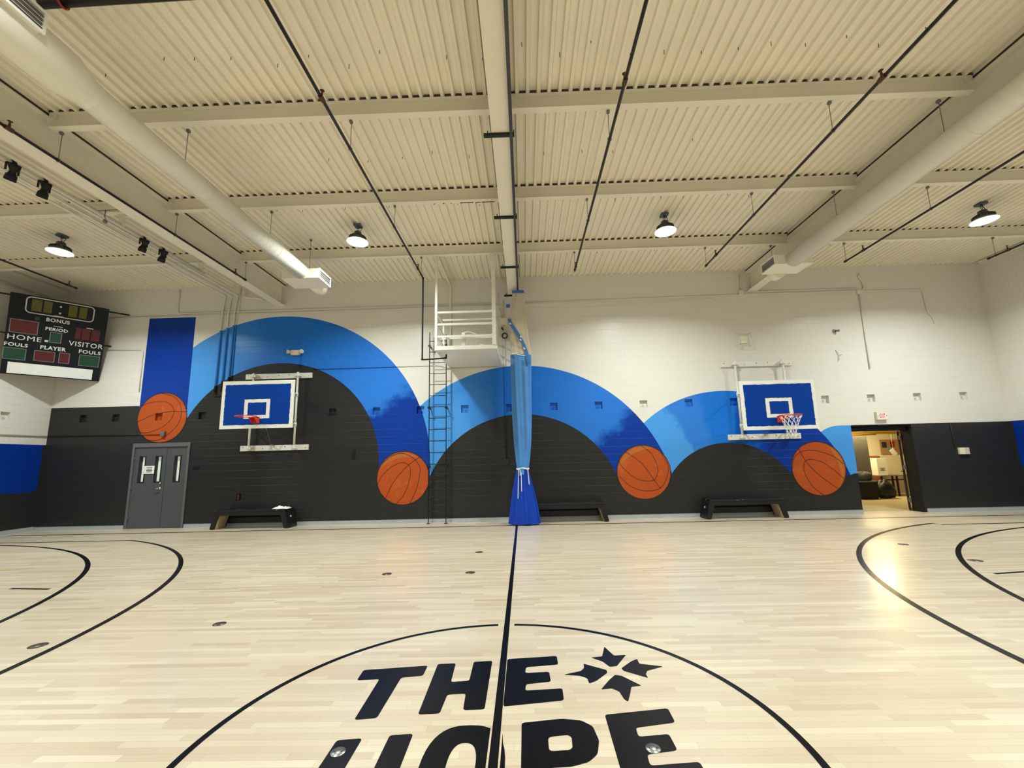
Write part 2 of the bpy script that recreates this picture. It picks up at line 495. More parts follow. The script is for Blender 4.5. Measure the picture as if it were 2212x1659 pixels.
def fill_poly(loops, fn, thick=0.0015):
    """flat painted shape (outer loop and holes) with a hair of thickness -> MB"""
    import bmesh
    bm = bmesh.new(); edges = []
    for lp in loops:
        vs = [bm.verts.new((a, b, 0)) for a, b in lp]
        for i in range(len(vs)): edges.append(bm.edges.new((vs[i], vs[(i+1) % len(vs)])))
    bmesh.ops.triangle_fill(bm, use_beauty=True, use_dissolve=False, edges=edges, normal=(0, 0, 1))
    bm.verts.index_update()
    mb = MB()
    vs = [v.co.copy() for v in bm.verts]
    n = len(vs)
    fs = []
    for f in bm.faces:
        idx = [v.index for v in f.verts]
        if f.normal.z < 0: idx = idx[::-1]
        fs.append(idx)
    mb.add([fn(v.x, v.y, thick) for v in vs], fs)
    b = 0
    for lp in loops:
        k = len(lp)
        mb.add([fn(a, c, 0) for a, c in lp] + [fn(a, c, thick) for a, c in lp], [[i, (i+1) % k, k+(i+1) % k, k+i] for i in range(k)])
        b += k
    bm.free()
    return mb

def ribbon(pts, w, fn, thick=0.0015, closed=False):
    pts = [Vector(p) for p in pts]; n = len(pts)
    L, R_ = [], []
    for i, p in enumerate(pts):
        if closed: t = pts[(i+1) % n]-pts[i-1]
        else: t = pts[min(i+1, n-1)]-pts[max(i-1, 0)]
        t.normalize(); nn = Vector((-t.y, t.x))
        L.append(p+nn*w/2); R_.append(p-nn*w/2)
    mb = MB()
    vs = [fn(v.x, v.y, thick) for v in L]+[fn(v.x, v.y, thick) for v in R_]
    m_ = n if closed else n-1
    mb.add(vs, [[n+i, n+(i+1) % n, (i+1) % n, i] for i in range(m_)])
    return mb

onfloor = lambda a, b, d: (a, b, d)

def text_mb(s, size, fn, width=None, depth=0.002, bold=0.0, spacing=1.0):
    """built-in font lettering as a mesh: fn(x, y, d) -> world; centred on 0,0; width forces the total width"""
    cu = bpy.data.curves.new('text', 'FONT')
    cu.body = s; cu.size = size; cu.align_x = 'CENTER'; cu.align_y = 'CENTER'; cu.offset = bold; cu.space_character = spacing
    cu.resolution_u = 3
    o = bpy.data.objects.new('text', cu); COL.objects.link(o)
    dg = bpy.context.evaluated_depsgraph_get()
    me = o.evaluated_get(dg).to_mesh()
    vs = [v.co.copy() for v in me.vertices]
    fs = [list(p.vertices) for p in me.polygons]
    o.evaluated_get(dg).to_mesh_clear()
    bpy.data.objects.remove(o); bpy.data.curves.remove(cu)
    x0 = min(v.x for v in vs); x1 = max(v.x for v in vs); y0 = min(v.y for v in vs); y1 = max(v.y for v in vs)
    k = (width/(x1-x0)) if width else 1.0
    ky = size/(y1-y0)
    mb = MB()
    mb.add([fn((v.x-(x0+x1)/2)*k, (v.y-(y0+y1)/2)*ky, depth) for v in vs], fs)
    return mb
# ================================================================ SETTING
# ---- floor with its painted court
mb = MB(); mb.box((XL-0.3, YR-0.3, -0.12), (XR+0.3, WY+0.34, 0.0))
floor = obj('floor', mb, M['floor'], kind='structure', origin=(0, 0, 0))
floor['label'] = 'pale maple strip gym floor with black court lines'
mb = MB(); mb.box((8.0, WY+0.34, -0.12), (20.5, 22.5, 0.0))
ff = obj('floor', mb, M['tile'], kind='structure')

def circ_pts(cx, cy, r, a0, a1, n=64):
    return [(cx+r*math.cos(math.radians(a0+(a1-a0)*i/n)), cy+r*math.sin(math.radians(a0+(a1-a0)*i/n))) for i in range(n+1)]
def fl(name, mb, mat='line', label=None): return obj(name, mb, M[mat], floor, label=label)
CX, CY, CR = -0.227, 2.681, 1.7536
fl('center_line', ribbon([(-0.240, 10.61), (-0.213, 2.0), (-0.213, -5.2)], 0.052, onfloor))
for a0, a1 in ((92.6, 267.4), (-87.4, 87.4)):
    fl('center_circle_arc', ribbon(circ_pts(CX, CY, CR, a0, a1, 90), 0.044, onfloor))
fl('side_line', ribbon([(-12.94, 10.63), (12.5, 10.63)], 0.085, onfloor), 'line_thin')
fl('base_line', ribbon([(-12.94, 10.65), (-12.94, -5.2)], 0.05, onfloor))
fl('base_line', ribbon([(12.5, 10.65), (12.5, -5.2)], 0.05, onfloor))
fl('side_line', ribbon([(-12.94, -5.2), (12.5, -5.2)], 0.05, onfloor))
# outer and inner three-point lines, left and right
lo = [(-12.9, 9.62), (-8.9, 9.62)] + circ_pts(-11.824, 2.61, 7.601, 66.5, -40, 80)
fl('three_point_line', ribbon(lo, 0.066, onfloor), label='outer three point arc on the left half')
li = circ_pts(-12.644, 1.957, 7.457, 88, -38, 80)
fl('three_point_line', ribbon(li, 0.066, onfloor), label='inner three point arc on the left half')
ro = [(12.5, 9.56), (8.9, 9.56)] + circ_pts(11.469, 2.368, 7.808, 109, 220, 80)
fl('three_point_line', ribbon(ro, 0.070, onfloor), label='outer three point arc on the right half')
ri = circ_pts(12.218, 1.718, 7.635, 92, 220, 80)
fl('three_point_line', ribbon(ri, 0.066, onfloor), label='inner three point arc on the right half')
fl('hash_mark', ribbon([(-7.17, 6.0), (-6.55, 5.94)], 0.05, onfloor))
fl('hash_mark', ribbon([(6.02, 5.86), (6.62, 5.95)], 0.05, onfloor))
# logo lettering THE / HOPE and the four-pointed star
LET = {
 'T': [[(-1.313,3.57),(-0.819,3.627),(-0.82,3.471),(-0.979,3.447),(-0.99,2.947),(-1.129,2.93),(-1.139,3.429),(-1.305,3.416)]],
 'H': [[(-0.743,3.65),(-0.6,3.659),(-0.589,3.373),(-0.456,3.389),(-0.457,3.68),(-0.308,3.692),(-0.308,3.027),(-0.448,3.021),(-0.458,3.217),(-0.585,3.207),(-0.595,2.988),(-0.734,2.979)]],
 'E': [[(-0.186,3.718),(0.218,3.76),(0.219,3.616),(-0.035,3.58),(-0.042,3.49),(0.141,3.503),(0.146,3.36),(-0.035,3.33),(-0.042,3.244),(0.222,3.267),(0.219,3.119),(-0.187,3.056)]],
 'H2': [[(-1.153,2.735),(-1.007,2.75),(-1.009,2.47),(-0.850,2.485),(-0.852,2.775),(-0.714,2.787),(-0.706,2.12),(-0.845,2.105),(-0.848,2.32),(-1.01,2.305),(-1.012,2.085),(-1.153,2.07)]],
 'P': [[(-0.064,2.88),(0.188,2.917),(0.306,2.897),(0.368,2.839),(0.384,2.707),(0.356,2.596),(0.3,2.537),(0.203,2.503),(0.085,2.495),(0.085,2.235),(-0.064,2.215)],
       [(0.091,2.745),(0.209,2.761),(0.229,2.74),(0.225,2.652),(0.207,2.632),(0.091,2.621)]],
 'E2': [[(0.462,2.953),(0.879,3.013),(0.875,2.867),(0.622,2.82),(0.618,2.737),(0.8,2.759),(0.801,2.62),(0.624,2.589),(0.617,2.505),(0.885,2.529),(0.885,2.375),(0.454,2.315)]],
}
for k, lps in LET.items():
    fl('logo_letter', fill_poly([rounded(lp, 0.022 if i == 0 else 0.03) for i, lp in enumerate(lps)], onfloor))
# the O is cut by the centre line into a left and a narrow right piece
def oval(x0, x1, y0, y1, p=2.6, n=40):
    out = []
    for i in range(n):
        a = 2*PI*i/n; c, s_ = math.cos(a), math.sin(a)
        out.append(((x0+x1)/2+(x1-x0)/2*math.copysign(abs(c)**(2/p), c), (y0+y1)/2+(y1-y0)/2*math.copysign(abs(s_)**(2/p), s_)))
    return out
outer = oval(-0.612, -0.150, 2.12, 2.862); inner = oval(-0.468, -0.309, 2.28, 2.700)
left = [p for p in outer if p[0] < -0.253]
left = sorted(left, key=lambda p: math.atan2(p[1]-2.49, -(p[0]+0.253)))
left = [(-0.253, 2.125)] + left + [(-0.253, 2.846)]
fl('logo_letter', fill_poly([left, inner], onfloor))
right = [p for p in outer if p[0] > -0.176]
right = sorted(right, key=lambda p: p[1])
fl('logo_letter', fill_poly([[(-0.177, 2.20)] + right + [(-0.177, 2.78)]], onfloor))
STAR = [[(0.639,3.917),(0.687,3.752),(0.787,3.762),(0.673,3.578),(0.616,3.567),(0.575,3.656),(0.494,3.724),(0.588,3.741)],
        [(0.42,3.622),(0.582,3.517),(0.579,3.476),(0.48,3.365),(0.421,3.327),(0.416,3.402),(0.364,3.439),(0.25,3.457),(0.384,3.508),(0.415,3.555)],
        [(0.859,3.69),(0.856,3.61),(1.026,3.561),(0.884,3.497),(0.86,3.446),(0.863,3.393),(0.708,3.502),(0.699,3.541),(0.794,3.643)],
        [(0.63,3.444),(0.677,3.428),(0.785,3.289),(0.71,3.276),(0.685,3.202),(0.644,3.094),(0.624,3.121),(0.612,3.216),(0.571,3.259),(0.492,3.248),(0.567,3.363)]]
for s_ in STAR:
    fl('logo_star_point', fill_poly([rounded(s_, 0.012, 3)], onfloor))
fl('scuff_mark', ribbon(catmull([(-8.9, 7.02), (-8.6, 7.06), (-8.38, 7.12), (-8.30, 7.2)]), 0.055, onfloor), 'scuff')

# ---- roof deck: ribbed steel sheets running towards the far wall
mb = MB()
per, rise = 0.1524, 0.048
x = XL-0.1; prof = []
k = 0
while x < XR+0.1:
    prof += [(x, ZC+rise), (x+0.083, ZC+rise), (x+0.096, ZC), (x+0.139, ZC)]
    if k % 6 == 5: prof += [(x+0.1395, ZC-0.006), (x+0.1455, ZC-0.006), (x+0.146, ZC)]
    x += per; k += 1
n = len(prof)
mb.add([(a, YR-0.1, b) for a, b in prof]+[(a, WY+0.1, b) for a, b in prof], [[i, n+i, n+i+1, i+1] for i in range(n-1)])
mb.box((XL-0.3, YR-0.3, ZC+0.06), (XR+0.3, WY+0.3, ZC+0.12))
x = XL-0.1
while x < XR:      # dark blocks filling the flute voids, for shade and missed paint over the joists
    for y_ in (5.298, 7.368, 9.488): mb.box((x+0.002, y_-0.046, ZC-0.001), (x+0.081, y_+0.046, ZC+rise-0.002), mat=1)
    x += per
ceiling = obj('ceiling', mb, [M['deck'], M['gap_shade_bare']], kind='structure', origin=(0, 2.68, ZC))
ceiling['label'] = 'cream ribbed steel roof deck'
# fastener tips poking through the deck
nscrew = 0
def screw(x, y, l=0.045):
    global nscrew
    q = MB(); q.tube([(x, y, ZC+0.01), (x+random.uniform(-.004, .004), y+random.uniform(-.004, .004), ZC-l)], 0.0045, 5)
    obj('deck_screw', q, M['rust'], ceiling); nscrew += 1
for yrow, xs0, xs1, step in ((4.62, -6.3, 6.0, 0.457), (6.35, -3.2, 3.9, 0.61), (7.75, -4.9, 5.6, 0.457), (9.9, -4.5, 11.0, 0.72)):
    xx = xs0
    while xx < xs1 and nscrew < 97:
        if random.random() < 0.85: screw(xx+random.choice((0, 0.03, -0.05)), yrow+random.uniform(-0.12, 0.12), random.uniform(0.03, 0.06))
        xx += step

# ---- walls
def grid_wall(name, hs, zs, skip, pockets, fn, outward, mat, t):
    """wall face cut into a grid; skip(h,z) leaves a hole, pockets(h,z) sinks a cell; fn(h, z, d) with d = depth into the wall"""
    mb = MB()
    hs = sorted(set(round(h, 4) for h in hs)); zs = sorted(set(round(z_, 4) for z_ in zs))
    def quad(a, b, c, d):
        q = [fn(*a), fn(*b), fn(*c), fn(*d)]
        mb.add(q, [[0, 1, 2, 3]] if outward else [[3, 2, 1, 0]])
    for i in range(len(hs)-1):
        for j in range(len(zs)-1):
            h0, h1, z0, z1 = hs[i], hs[i+1], zs[j], zs[j+1]
            hc, zc = (h0+h1)/2, (z0+z1)/2
            if skip(hc, zc): continue
            d = PD if pockets(hc, zc) else 0.0
            quad((h0, z0, d), (h1, z0, d), (h1, z1, d), (h0, z1, d))
            if d:
                quad((h0, z0, 0), (h1, z0, 0), (h1, z0, d), (h0, z0, d))
                quad((h0, z1, d), (h1, z1, d), (h1, z1, 0), (h0, z1, 0))
                quad((h0, z0, 0), (h0, z0, d), (h0, z1, d), (h0, z1, 0))
                quad((h1, z0, d), (h1, z0, 0), (h1, z1, 0), (h1, z1, d))
    return mb
DL, DR_, DT = -10.762, -9.165, 2.268      # grey double door opening
OL, OR_, OT = 8.71, 10.285, 2.278         # open doorway
hs = [XL, XR, DL, DR_, OL, OR_]; zs = [0, ZC+0.06, DT, OT, PB, PT, 0.68, 0.86]
for px_ in POCKET_X: hs += [px_, px_+PW]
hs += [-7.78, -7.66]
inpk = lambda h, z: (PB < z < PT and any(a < h < a+PW for a in POCKET_X)) or (0.68 < z < 0.86 and -7.78 < h < -7.66)
skp = lambda h, z: (DL < h < DR_ and z < DT) or (OL < h < OR_ and z < OT)
mb = grid_wall('wall_back', hs, zs, skp, inpk, lambda h, z, d: (h, WY+d, z), True, None, 0.3)
for (a, b, t_) in ((OL, OR_, OT), (DL, DR_, DT)):
    mb.add([(a, WY, 0), (a, WY+0.3, 0), (a, WY+0.3, t_), (a, WY, t_)], [[0, 1, 2, 3]])
    mb.add([(b, WY, 0), (b, WY+0.3, 0), (b, WY+0.3, t_), (b, WY, t_)], [[3, 2, 1, 0]])
    mb.add([(a, WY, t_), (b, WY, t_), (b, WY+0.3, t_), (a, WY+0.3, t_)], [[3, 2, 1, 0]])
# rear skin of the wall
mb.box((XL-0.3, WY+0.31, 0), (DL, WY+0.34, ZC+0.06)); mb.box((DR_, WY+0.31, 0), (OL, WY+0.34, ZC+0.06))
mb.box((OR_, WY+0.31, 0), (XR+0.3, WY+0.34, ZC+0.06)); mb.box((DL, WY+0.31, DT), (DR_, WY+0.34, ZC+0.06)); mb.box((OL, WY+0.31, OT), (OR_, WY+0.34, ZC+0.06))
wall_back = obj('wall_back', mb, M['mural'], kind='structure', origin=(0, WY, 0))
wall_back['label'] = 'painted block wall with blue arch mural above grey'
SP = [10.39-1.2192*k for k in range(0, 13)]
for nm, X_, sgn in (('wall_left', XL, 1), ('wall_right', XR, -1)):
    hs = [YR, WY]; zs = [0, ZC+0.06, PB, PT]
    for a in SP: hs += [a-PW/2, a+PW/2]
    pk = lambda h, z: PB < z < PT and any(a-PW/2 < h < a+PW/2 for a in SP)
    mb = grid_wall(nm, hs, zs, lambda h, z: False, pk, (lambda h, z, d, X_=X_, sgn=sgn: (X_-sgn*d, h, z)), sgn > 0, None, 0.3)
    mb.box((X_-sgn*0.14, YR-0.1, 0), (X_-sgn*0.3, WY+0.34, ZC+0.06))
    w = obj(nm, mb, M['side'], kind='structure', origin=(X_, 2.68, 0))
    if sgn > 0: wall_left = w
    else: wall_right = w
mb = MB(); mb.box((XL-0.3, YR-0.3, 0), (XR+0.3, YR, ZC+0.06))
wr = obj('wall_rear', mb, M['side'], kind='structure')
# eye bolts inside the pockets
def eyebolt(fn, par):
    q = MB()
    q.tube([fn(0, 0, PD-0.004), fn(0, 0, 0.035)], 0.007, 6)
    q.tube([fn(0.028*math.cos(a), 0.028*math.sin(a)-0.005, 0.030) for a in [2*PI*i/12 for i in range(12)]], 0.006, 6, closed=True)
    return obj('anchor_ring', q, par[1], par[0])
for px_ in POCKET_X:
    if -8.1 < px_ < -6.4: continue
    eyebolt(lambda a, b, d, px_=px_: (px_+0.10+a, WY+d, 2.985+b), (wall_back, M['mural_pipe']))
for a_ in SP[:3]:
    eyebolt(lambda a, b, d, a_=a_: (XL-d, a_+a, 2.985+b), (wall_left, M['side']))

# ---- mural basketballs painted on the back wall
def ball_mat():
    t = NT('mural_ball_orange')
    uvp = t.n('ShaderNodeTexCoord').outputs['Object']
    nz = t.noise(t.pos(), 2.5, 5.0)
    col = t.mix(t.math('GREATER_THAN', nz, 0.62), ORANGE, (0.47, 0.095, 0.020))
    h, mort = block_height(t, t.sep(t.pos())[0])
    return t.fin(col, 0.38, 0, t.bump(h, 0.5, 0.007), spec=0.24)
M['ball'] = ball_mat()
M['ball_hi'] = paint('mural_ball_highlight', (0.42, 0.135, 0.025), 0.4)
M['seam'] = paint('mural_ball_seam', (0.045, 0.012, 0.008), 0.4)
M['ball_rim'] = paint('mural_ball_outline', (0.022, 0.014, 0.012), 0.4)
BALLS = [
 ((-10.051, 2.972, 0.700), [[(1.0,.2),(.32,.23),(-.35,.12),(-1,-.17)], [(-.88,.49),(-.48,.62),(.12,.61),(.44,.32),(.39,-.05),(.05,-.38),(-.48,-.58),(-.81,-.58)], [(-.15,.99),(.45,.79),(.75,.29),(.65,-.31),(.05,-.85),(-.48,-.88)]], 40),
 ((-3.283, 1.173, 0.711), [[(.63,.77),(.205,.48),(-.18,.08),(-.43,-.28),(-.65,-.74)], [(-.96,-.22),(-.81,.08),(-.45,.415),(-.05,.57),(.205,.47),(.28,.245),(.23,-.135),(.04,-.62),(-.25,-.965)], [(-.80,.56),(-.45,.82),(-.05,.92),(.35,.75),(.59,.48),(.64,.22),(.52,-.41),(.27,-.94)]], 110),
 ((3.144, 1.185, 0.712), [[(-.63,.76),(-.06,.32),(.38,-.33),(.58,-.62)], [(-.06,.98),(.33,.66),(.53,.12),(.43,-.23),(.18,-.34),(-.31,-.23),(-.76,.17),(-.9,.41)], [(.66,.73),(.88,.32),(.9,-.03),(.63,-.55),(.13,-.7),(-.46,-.55),(-.93,-.13)]], 125),
 ((7.724, 1.173, 0.705), [[(-.66,.75),(-.44,.28),(-.05,-.21),(.61,-.77)], [(.88,-.41),(.59,-.11),(.15,.23),(-.3,.34),(-.52,.18),(-.52,-.21),(-.3,-.66),(.07,-.99)], [(-.97,.0),(-.84,.43),(-.49,.65),(0,.65),(.59,.43),(.94,.13)]], 20),
]
for (bx, bz, br), seams, hi in BALLS:
    onw = lambda a, b, d, bx=bx, bz=bz: (bx+a, WY-0.001-d, bz+b)
    circ = [(br*math.cos(2*PI*i/72), br*math.sin(2*PI*i/72)) for i in range(72)]
    loops = [circ]
    if bx < -9:
        a0 = POCKET_X[2]-bx; loops.append([(a0, PB-bz), (a0+PW, PB-bz), (a0+PW, PT-bz), (a0, PT-bz)])
    ball = obj('mural_basketball', fill_poly(loops, onw, 0.001), M['ball'], wall_back)
    rim = ribbon([(q[0]*0.992, q[1]*0.992) for q in circ], 0.020, lambda a, b, d, f=onw: f(a, b, d+0.001), closed=True)
    obj('ball_outline', rim, M['ball_rim'], ball)
    for s_ in seams:
        rb = ribbon([(a*br, b*br) for a, b in catmull(s_, 10)], 0.014, lambda a, b, d, f=onw: f(a, b, d+0.001))
        obj('ball_seam', rb, M['seam'], ball)
    # brownish highlight crescent
    if bx > -9:
        a0, a1 = math.radians(hi-62), math.radians(hi+48)
        out_ = [(br*0.93*math.cos(a0+(a1-a0)*i/24), br*0.93*math.sin(a0+(a1-a0)*i/24)) for i in range(25)]
        in_ = [(br*(0.93-0.17*math.sin(PI*i/24))*math.cos(a0+(a1-a0)*i/24), br*(0.93-0.17*math.sin(PI*i/24))*math.sin(a0+(a1-a0)*i/24)) for i in range(24, -1, -1)]
        obj('ball_highlight', fill_poly([out_+in_[1:-1]], onw, 0.0015), M['ball_hi'], ball)

# ---- skirting
for nm, segs in (('baseboard_back', ((XL, DL-0.02), (DR_+0.02, OL), (OR_+0.05, XR))),):
    mb = MB()
    for a, b in segs:
        mb.box((a, WY-0.018, 0), (b, WY-0.001, 0.098)); mb.box((a, WY-0.024, 0.0), (b, WY-0.018, 0.02)); mb.box((a, WY-0.022, 0.090), (b, WY-0.001, 0.098))
        xx = math.ceil(a/2.44)*2.44+0.4
        while xx < b: mb.box((xx, WY-0.021, 0.004), (xx+0.012, WY-0.018, 0.094)); xx += 2.44
    obj(nm, mb, M['galv'], kind='structure')
mb = MB(); mb.box((XL+0.001, YR, 0), (XL+0.02, WY-0.03, 0.11)); obj('baseboard_left', mb, M['galv'], kind='structure')
mb = MB(); mb.box((XR-0.02, YR, 0), (XR-0.001, WY-0.03, 0.11)); obj('baseboard_right', mb, M['galv'], kind='structure')

# ---- grey double door
mb = MB()
fy0, fy1 = WY-0.025, WY+0.12
mb.box((DL, fy0, 0), (DL+0.06, fy1, DT)); mb.box((DR_-0.06, fy0, 0), (DR_, fy1, DT)); mb.box((DL+0.06, fy0, DT-0.105), (DR_-0.06, fy1, DT))
door1 = obj('door_1', mb, M['framegrey'], kind='structure', origin=(-9.96, WY, 0))
door1['label'] = 'grey steel double door with three narrow windows'
SPLIT = -9.815
LITES = {0: [(-10.553, -10.378), (-10.113, -9.925)], 1: [(-9.583, -9.402)]}
for li_, (a, b) in enumerate(((DL+0.062, SPLIT-0.003), (SPLIT+0.003, DR_-0.062))):
    yf = WY+0.008 if li_ == 0 else WY+0.012
    hs_ = [a, b]; zs_ = [0.012, DT-0.108, 1.205, 1.915]
    for l0, l1 in LITES[li_]: hs_ += [l0, l1]
    hs_ = sorted(hs_)
    mb = MB()
    for i in range(len(hs_)-1):
        for z0, z1 in ((0.012, 1.205), (1.205, 1.915), (1.915, DT-0.108)):
            hc = (hs_[i]+hs_[i+1])/2
            if 1.2 < (z0+z1)/2 < 1.92 and any(l0 < hc < l1 for l0, l1 in LITES[li_]): continue
            mb.box((hs_[i], yf, z0), (hs_[i+1], yf+0.045, z1))
    leaf = obj('door_leaf', mb, M['doorgrey'], door1)
    for l0, l1 in LITES[li_]:
        q = MB(); t_ = 0.022
        q.box((l0, yf-0.012, 1.205), (l0+t_, yf+0.085, 1.915)); q.box((l1-t_, yf-0.012, 1.205), (l1, yf+0.085, 1.915))
        q.box((l0+t_, yf-0.012, 1.205), (l1-t_, yf+0.085, 1.205+t_)); q.box((l0+t_, yf-0.012, 1.915-t_), (l1-t_, yf+0.085, 1.915))
        obj('window_frame', q, M['black'], leaf)
        q = MB(); q.box((l0+t_, yf+0.07, 1.205+t_), (l1-t_, yf+0.076, 1.915-t_)); obj('window_pane', q, M['glow_pane'], leaf)
    xh = a+0.005 if li_ == 0 else b-0.005
    for zh in (0.25, 1.05, 1.85):
        q = MB(); q.tube([(xh, yf-0.008, zh-0.05), (xh, yf-0.008, zh+0.05)], 0.009, 8); obj('hinge', q, M['doorgrey'], leaf)
    if li_ == 0:
        q = MB(); q.lathe([(0.0, -0.045), (0.02, -0.045), (0.03, -0.02), (0.03, 0.0)], (-9.905, yf, 1.185), 14, 'y'); obj('deadbolt', q, M['chrome'], leaf)
        q = MB(); q.lathe([(0.0, -0.02), (0.032, -0.015), (0.034, 0.0)], (-9.915, yf, 1.045), 14, 'y')
        q.tube([(-9.915, yf-0.01, 1.045), (-9.915, yf-0.06, 1.045), (-9.94, yf-0.07, 1.043), (-10.03, yf-0.068, 1.03)], 0.010, 8); obj('door_handle', q, M['chrome'], leaf)
mb = MB(); mb.box((DL, WY+0.25, 0), (DR_, WY+0.30, DT)); obj('corridor_screen', mb, M['partition'], door1)

mb = MB(); yn = WY-0.006
mb.box((-10.392, yn, 1.437), (-10.112, yn+0.002, 1.652))
note = obj('paper_notice', mb, M['paper']); tag(note, 'white printed paper taped between the windows of the grey double door', 'notice')
for z_, w_ in ((1.605, .16), (1.565, .15), (1.525, .17), (1.487, .14)):
    q = MB(); q.box((-10.252-w_/2, yn-0.001, z_-0.009), (-10.252+w_/2, yn, z_+0.009)); obj('printed_line', q, M['ink'], note)

# ---- open doorway on the right, with the jamb, head and open leaf
mb = MB()
mb.box((OL, WY+0.14, 2.12), (OR_-0.002, WY+0.298, OT-0.001)); mb.box((OR_-0.035, WY+0.001, 0), (OR_-0.001, WY+0.32, 2.12)); mb.box((OL+0.001, WY+0.14, 0), (OL+0.03, WY+0.32, 2.12))
mb.box((OL+0.001, WY+0.002, OT-0.02), (OR_-0.001, WY+0.14, OT-0.001))
door2 = obj('door_2', mb, M['jamb'], kind='structure', origin=(9.5, WY, 0))
door2['label'] = 'black framed open doorway with brown leaf swung inwards'
hx, hy = 10.215, WY+0.345; dx_, dy_ = 0.648, 0.762
q = MB(); q.obox((hx+dx_*0.46, hy+dy_*0.46, 1.06), (dx_*0.46, dy_*0.46, 0), (dy_*0.022, -dx_*0.022, 0), (0, 0, 1.05))
leaf = obj('door_leaf', q, M['brown_door'], door2)
for zh in (0.28, 1.13, 1.93):
    q = MB(); q.box((OR_-0.085, WY+0.30, zh-0.055), (OR_-0.036, WY+0.335, zh+0.055)); obj('hinge', q, M['greymetal'], door2)
q = MB(); q.tube([(hx+dx_*0.85-0.02, hy+dy_*0.85, 1.0), (hx+dx_*0.85-0.09, hy+dy_*0.85-0.02, 1.0), (hx+dx_*0.72-0.09, hy+dy_*0.72-0.02, 1.0)], 0.011, 8); obj('door_handle', q, M['greymetal'], door2)

# ---- the room beyond it
RX0, RX1, RY0, RY1, RZ = 8.2, 16.2, WY+0.34, 16.6, 2.75
mb = MB(); mb.box((RX0, RY1, 0.62), (RX1, RY1+0.1, RZ)); obj('wall_storeroom', mb, M['roomwall'], kind='structure')
mb = MB(); mb.box((RX0, RY1-0.04, 0.0), (RX1, RY1+0.1, 0.62)); obj('trim_1', mb, M['room_low'], kind='structure')
mb = MB(); mb.box((RX0-0.1, RY0, 0.0), (RX0, RY1, RZ)); obj('wall_storeroom_left', mb, M['roomwall'], kind='structure')
mb = MB(); mb.box((RX1, RY0, 0.0), (RX1+0.1, RY1, RZ)); obj('wall_storeroom_right', mb, M['roomwall'], kind='structure')
mb = MB(); mb.box((RX0, RY0, RZ), (RX1, RY1, RZ+0.1)); obj('ceiling', mb, M['roomwall'], kind='structure')
mb = MB(); mb.box((RX0, 15.2, 0), (12.10, 15.28, RZ)); obj('wall_partition', mb, M['partition'], kind='structure')
mb = MB(); mb.box((10.2, 13.87, 2.12), (12.4, 13.93, 2.20)); mb.tube([(10.2, 13.82, 2.10), (11.3, 13.82, 2.12)], 0.03, 10)
for xx in (10.3, 11.0, 12.1): mb.tube([(xx, 13.9, 2.2), (xx, 13.9, RZ)], 0.012, 8)
mb.box((10.22, 13.80, 2.13), (10.26, 13.93, 2.21))
tag(obj('overhead_bar', mb, M['yellow']), 'yellow steel bar across the top of the open doorway', 'bar')
t = thing('cork_board', (13.55, RY1, 1.47), 'cork notice board with coloured posters in the room beyond the doorway', 'notice board')
q = MB(); q.box((13.66, RY1-0.03, 1.44), (14.75, RY1-0.001, 2.00)); obj('board', q, M['cork'], t)
for a, b, z0, z1, mt in ((13.72, 13.90, 1.69, 1.91, 'navy'), (14.03, 14.20, 1.71, 1.93, 'redprint'), (13.90, 14.08, 1.53, 1.75, 'greenprint')):
    q = MB(); q.box((a, RY1-0.036, z0), (b, RY1-0.030, z1)); obj('poster', q, M[mt], t)
q = MB(); c_, s_ = math.cos(0.6), math.sin(0.6)
q.obox((13.12, 15.4, 1.52), (0.085*c_, 0, 0.085*s_), (0, 0.004, 0), (-0.12*s_, 0, 0.12*c_))
q.tube([(13.12, 15.4, 1.66), (13.12, 15.4, 2.75)], 0.003, 6)
tag(obj('hanging_paper', q, M['paper']), 'tilted white sheet hanging in front of the cork board', 'paper')
# table with things on it
t = thing('folding_table', (12.9, 15.55, 0), 'dark legged table in the room beyond the open doorway', 'table')
q = MB(); q.box((12.42, 15.25, 0.70), (13.36, 15.9, 0.73)); obj('tabletop', q, M['partition'], t)
for xx, yy in ((12.50, 15.33), (13.03, 15.33), (13.30, 15.33), (12.50, 15.83), (13.30, 15.83)):
    q = MB(); q.box((xx-0.022, yy-0.022, 0), (xx+0.022, yy+0.022, 0.70)); obj('leg', q, M['brown_door'], t)
q = MB(); q.box((12.50, 15.32, 0.55), (13.28, 15.34, 0.59)); obj('stretcher', q, M['brown_door'], t)
t = thing('white_carton', (12.64, 15.55, 0.73), 'tall white box with printed lines standing on the table', 'box')
q = MB(); q.box((12.48, 15.4, 0.73), (12.82, 15.7, 1.33)); obj('carton_body', q, M['paper'], t)
for k_, w_ in enumerate((.18, .08, .16)):
    q = MB(); q.box((12.65-w_/2, 15.398, 0.96-k_*0.035), (12.65+w_/2, 15.400, 0.978-k_*0.035)); obj('printed_line', q, M['ink'], t)
t = thing('wooden_cabinet', (12.85, 16.3, 0), 'orange stained wooden cabinet partly hidden behind the white box', 'cabinet')
q = MB(); q.box((12.55, 16.05, 0), (13.15, 16.5, 1.40)); obj('cabinet_body', q, M['orangewood'], t)
q = MB(); q.box((12.55, 16.04, 1.06), (13.15, 16.05, 1.08)); obj('shelf_edge', q, M['paper'], t)
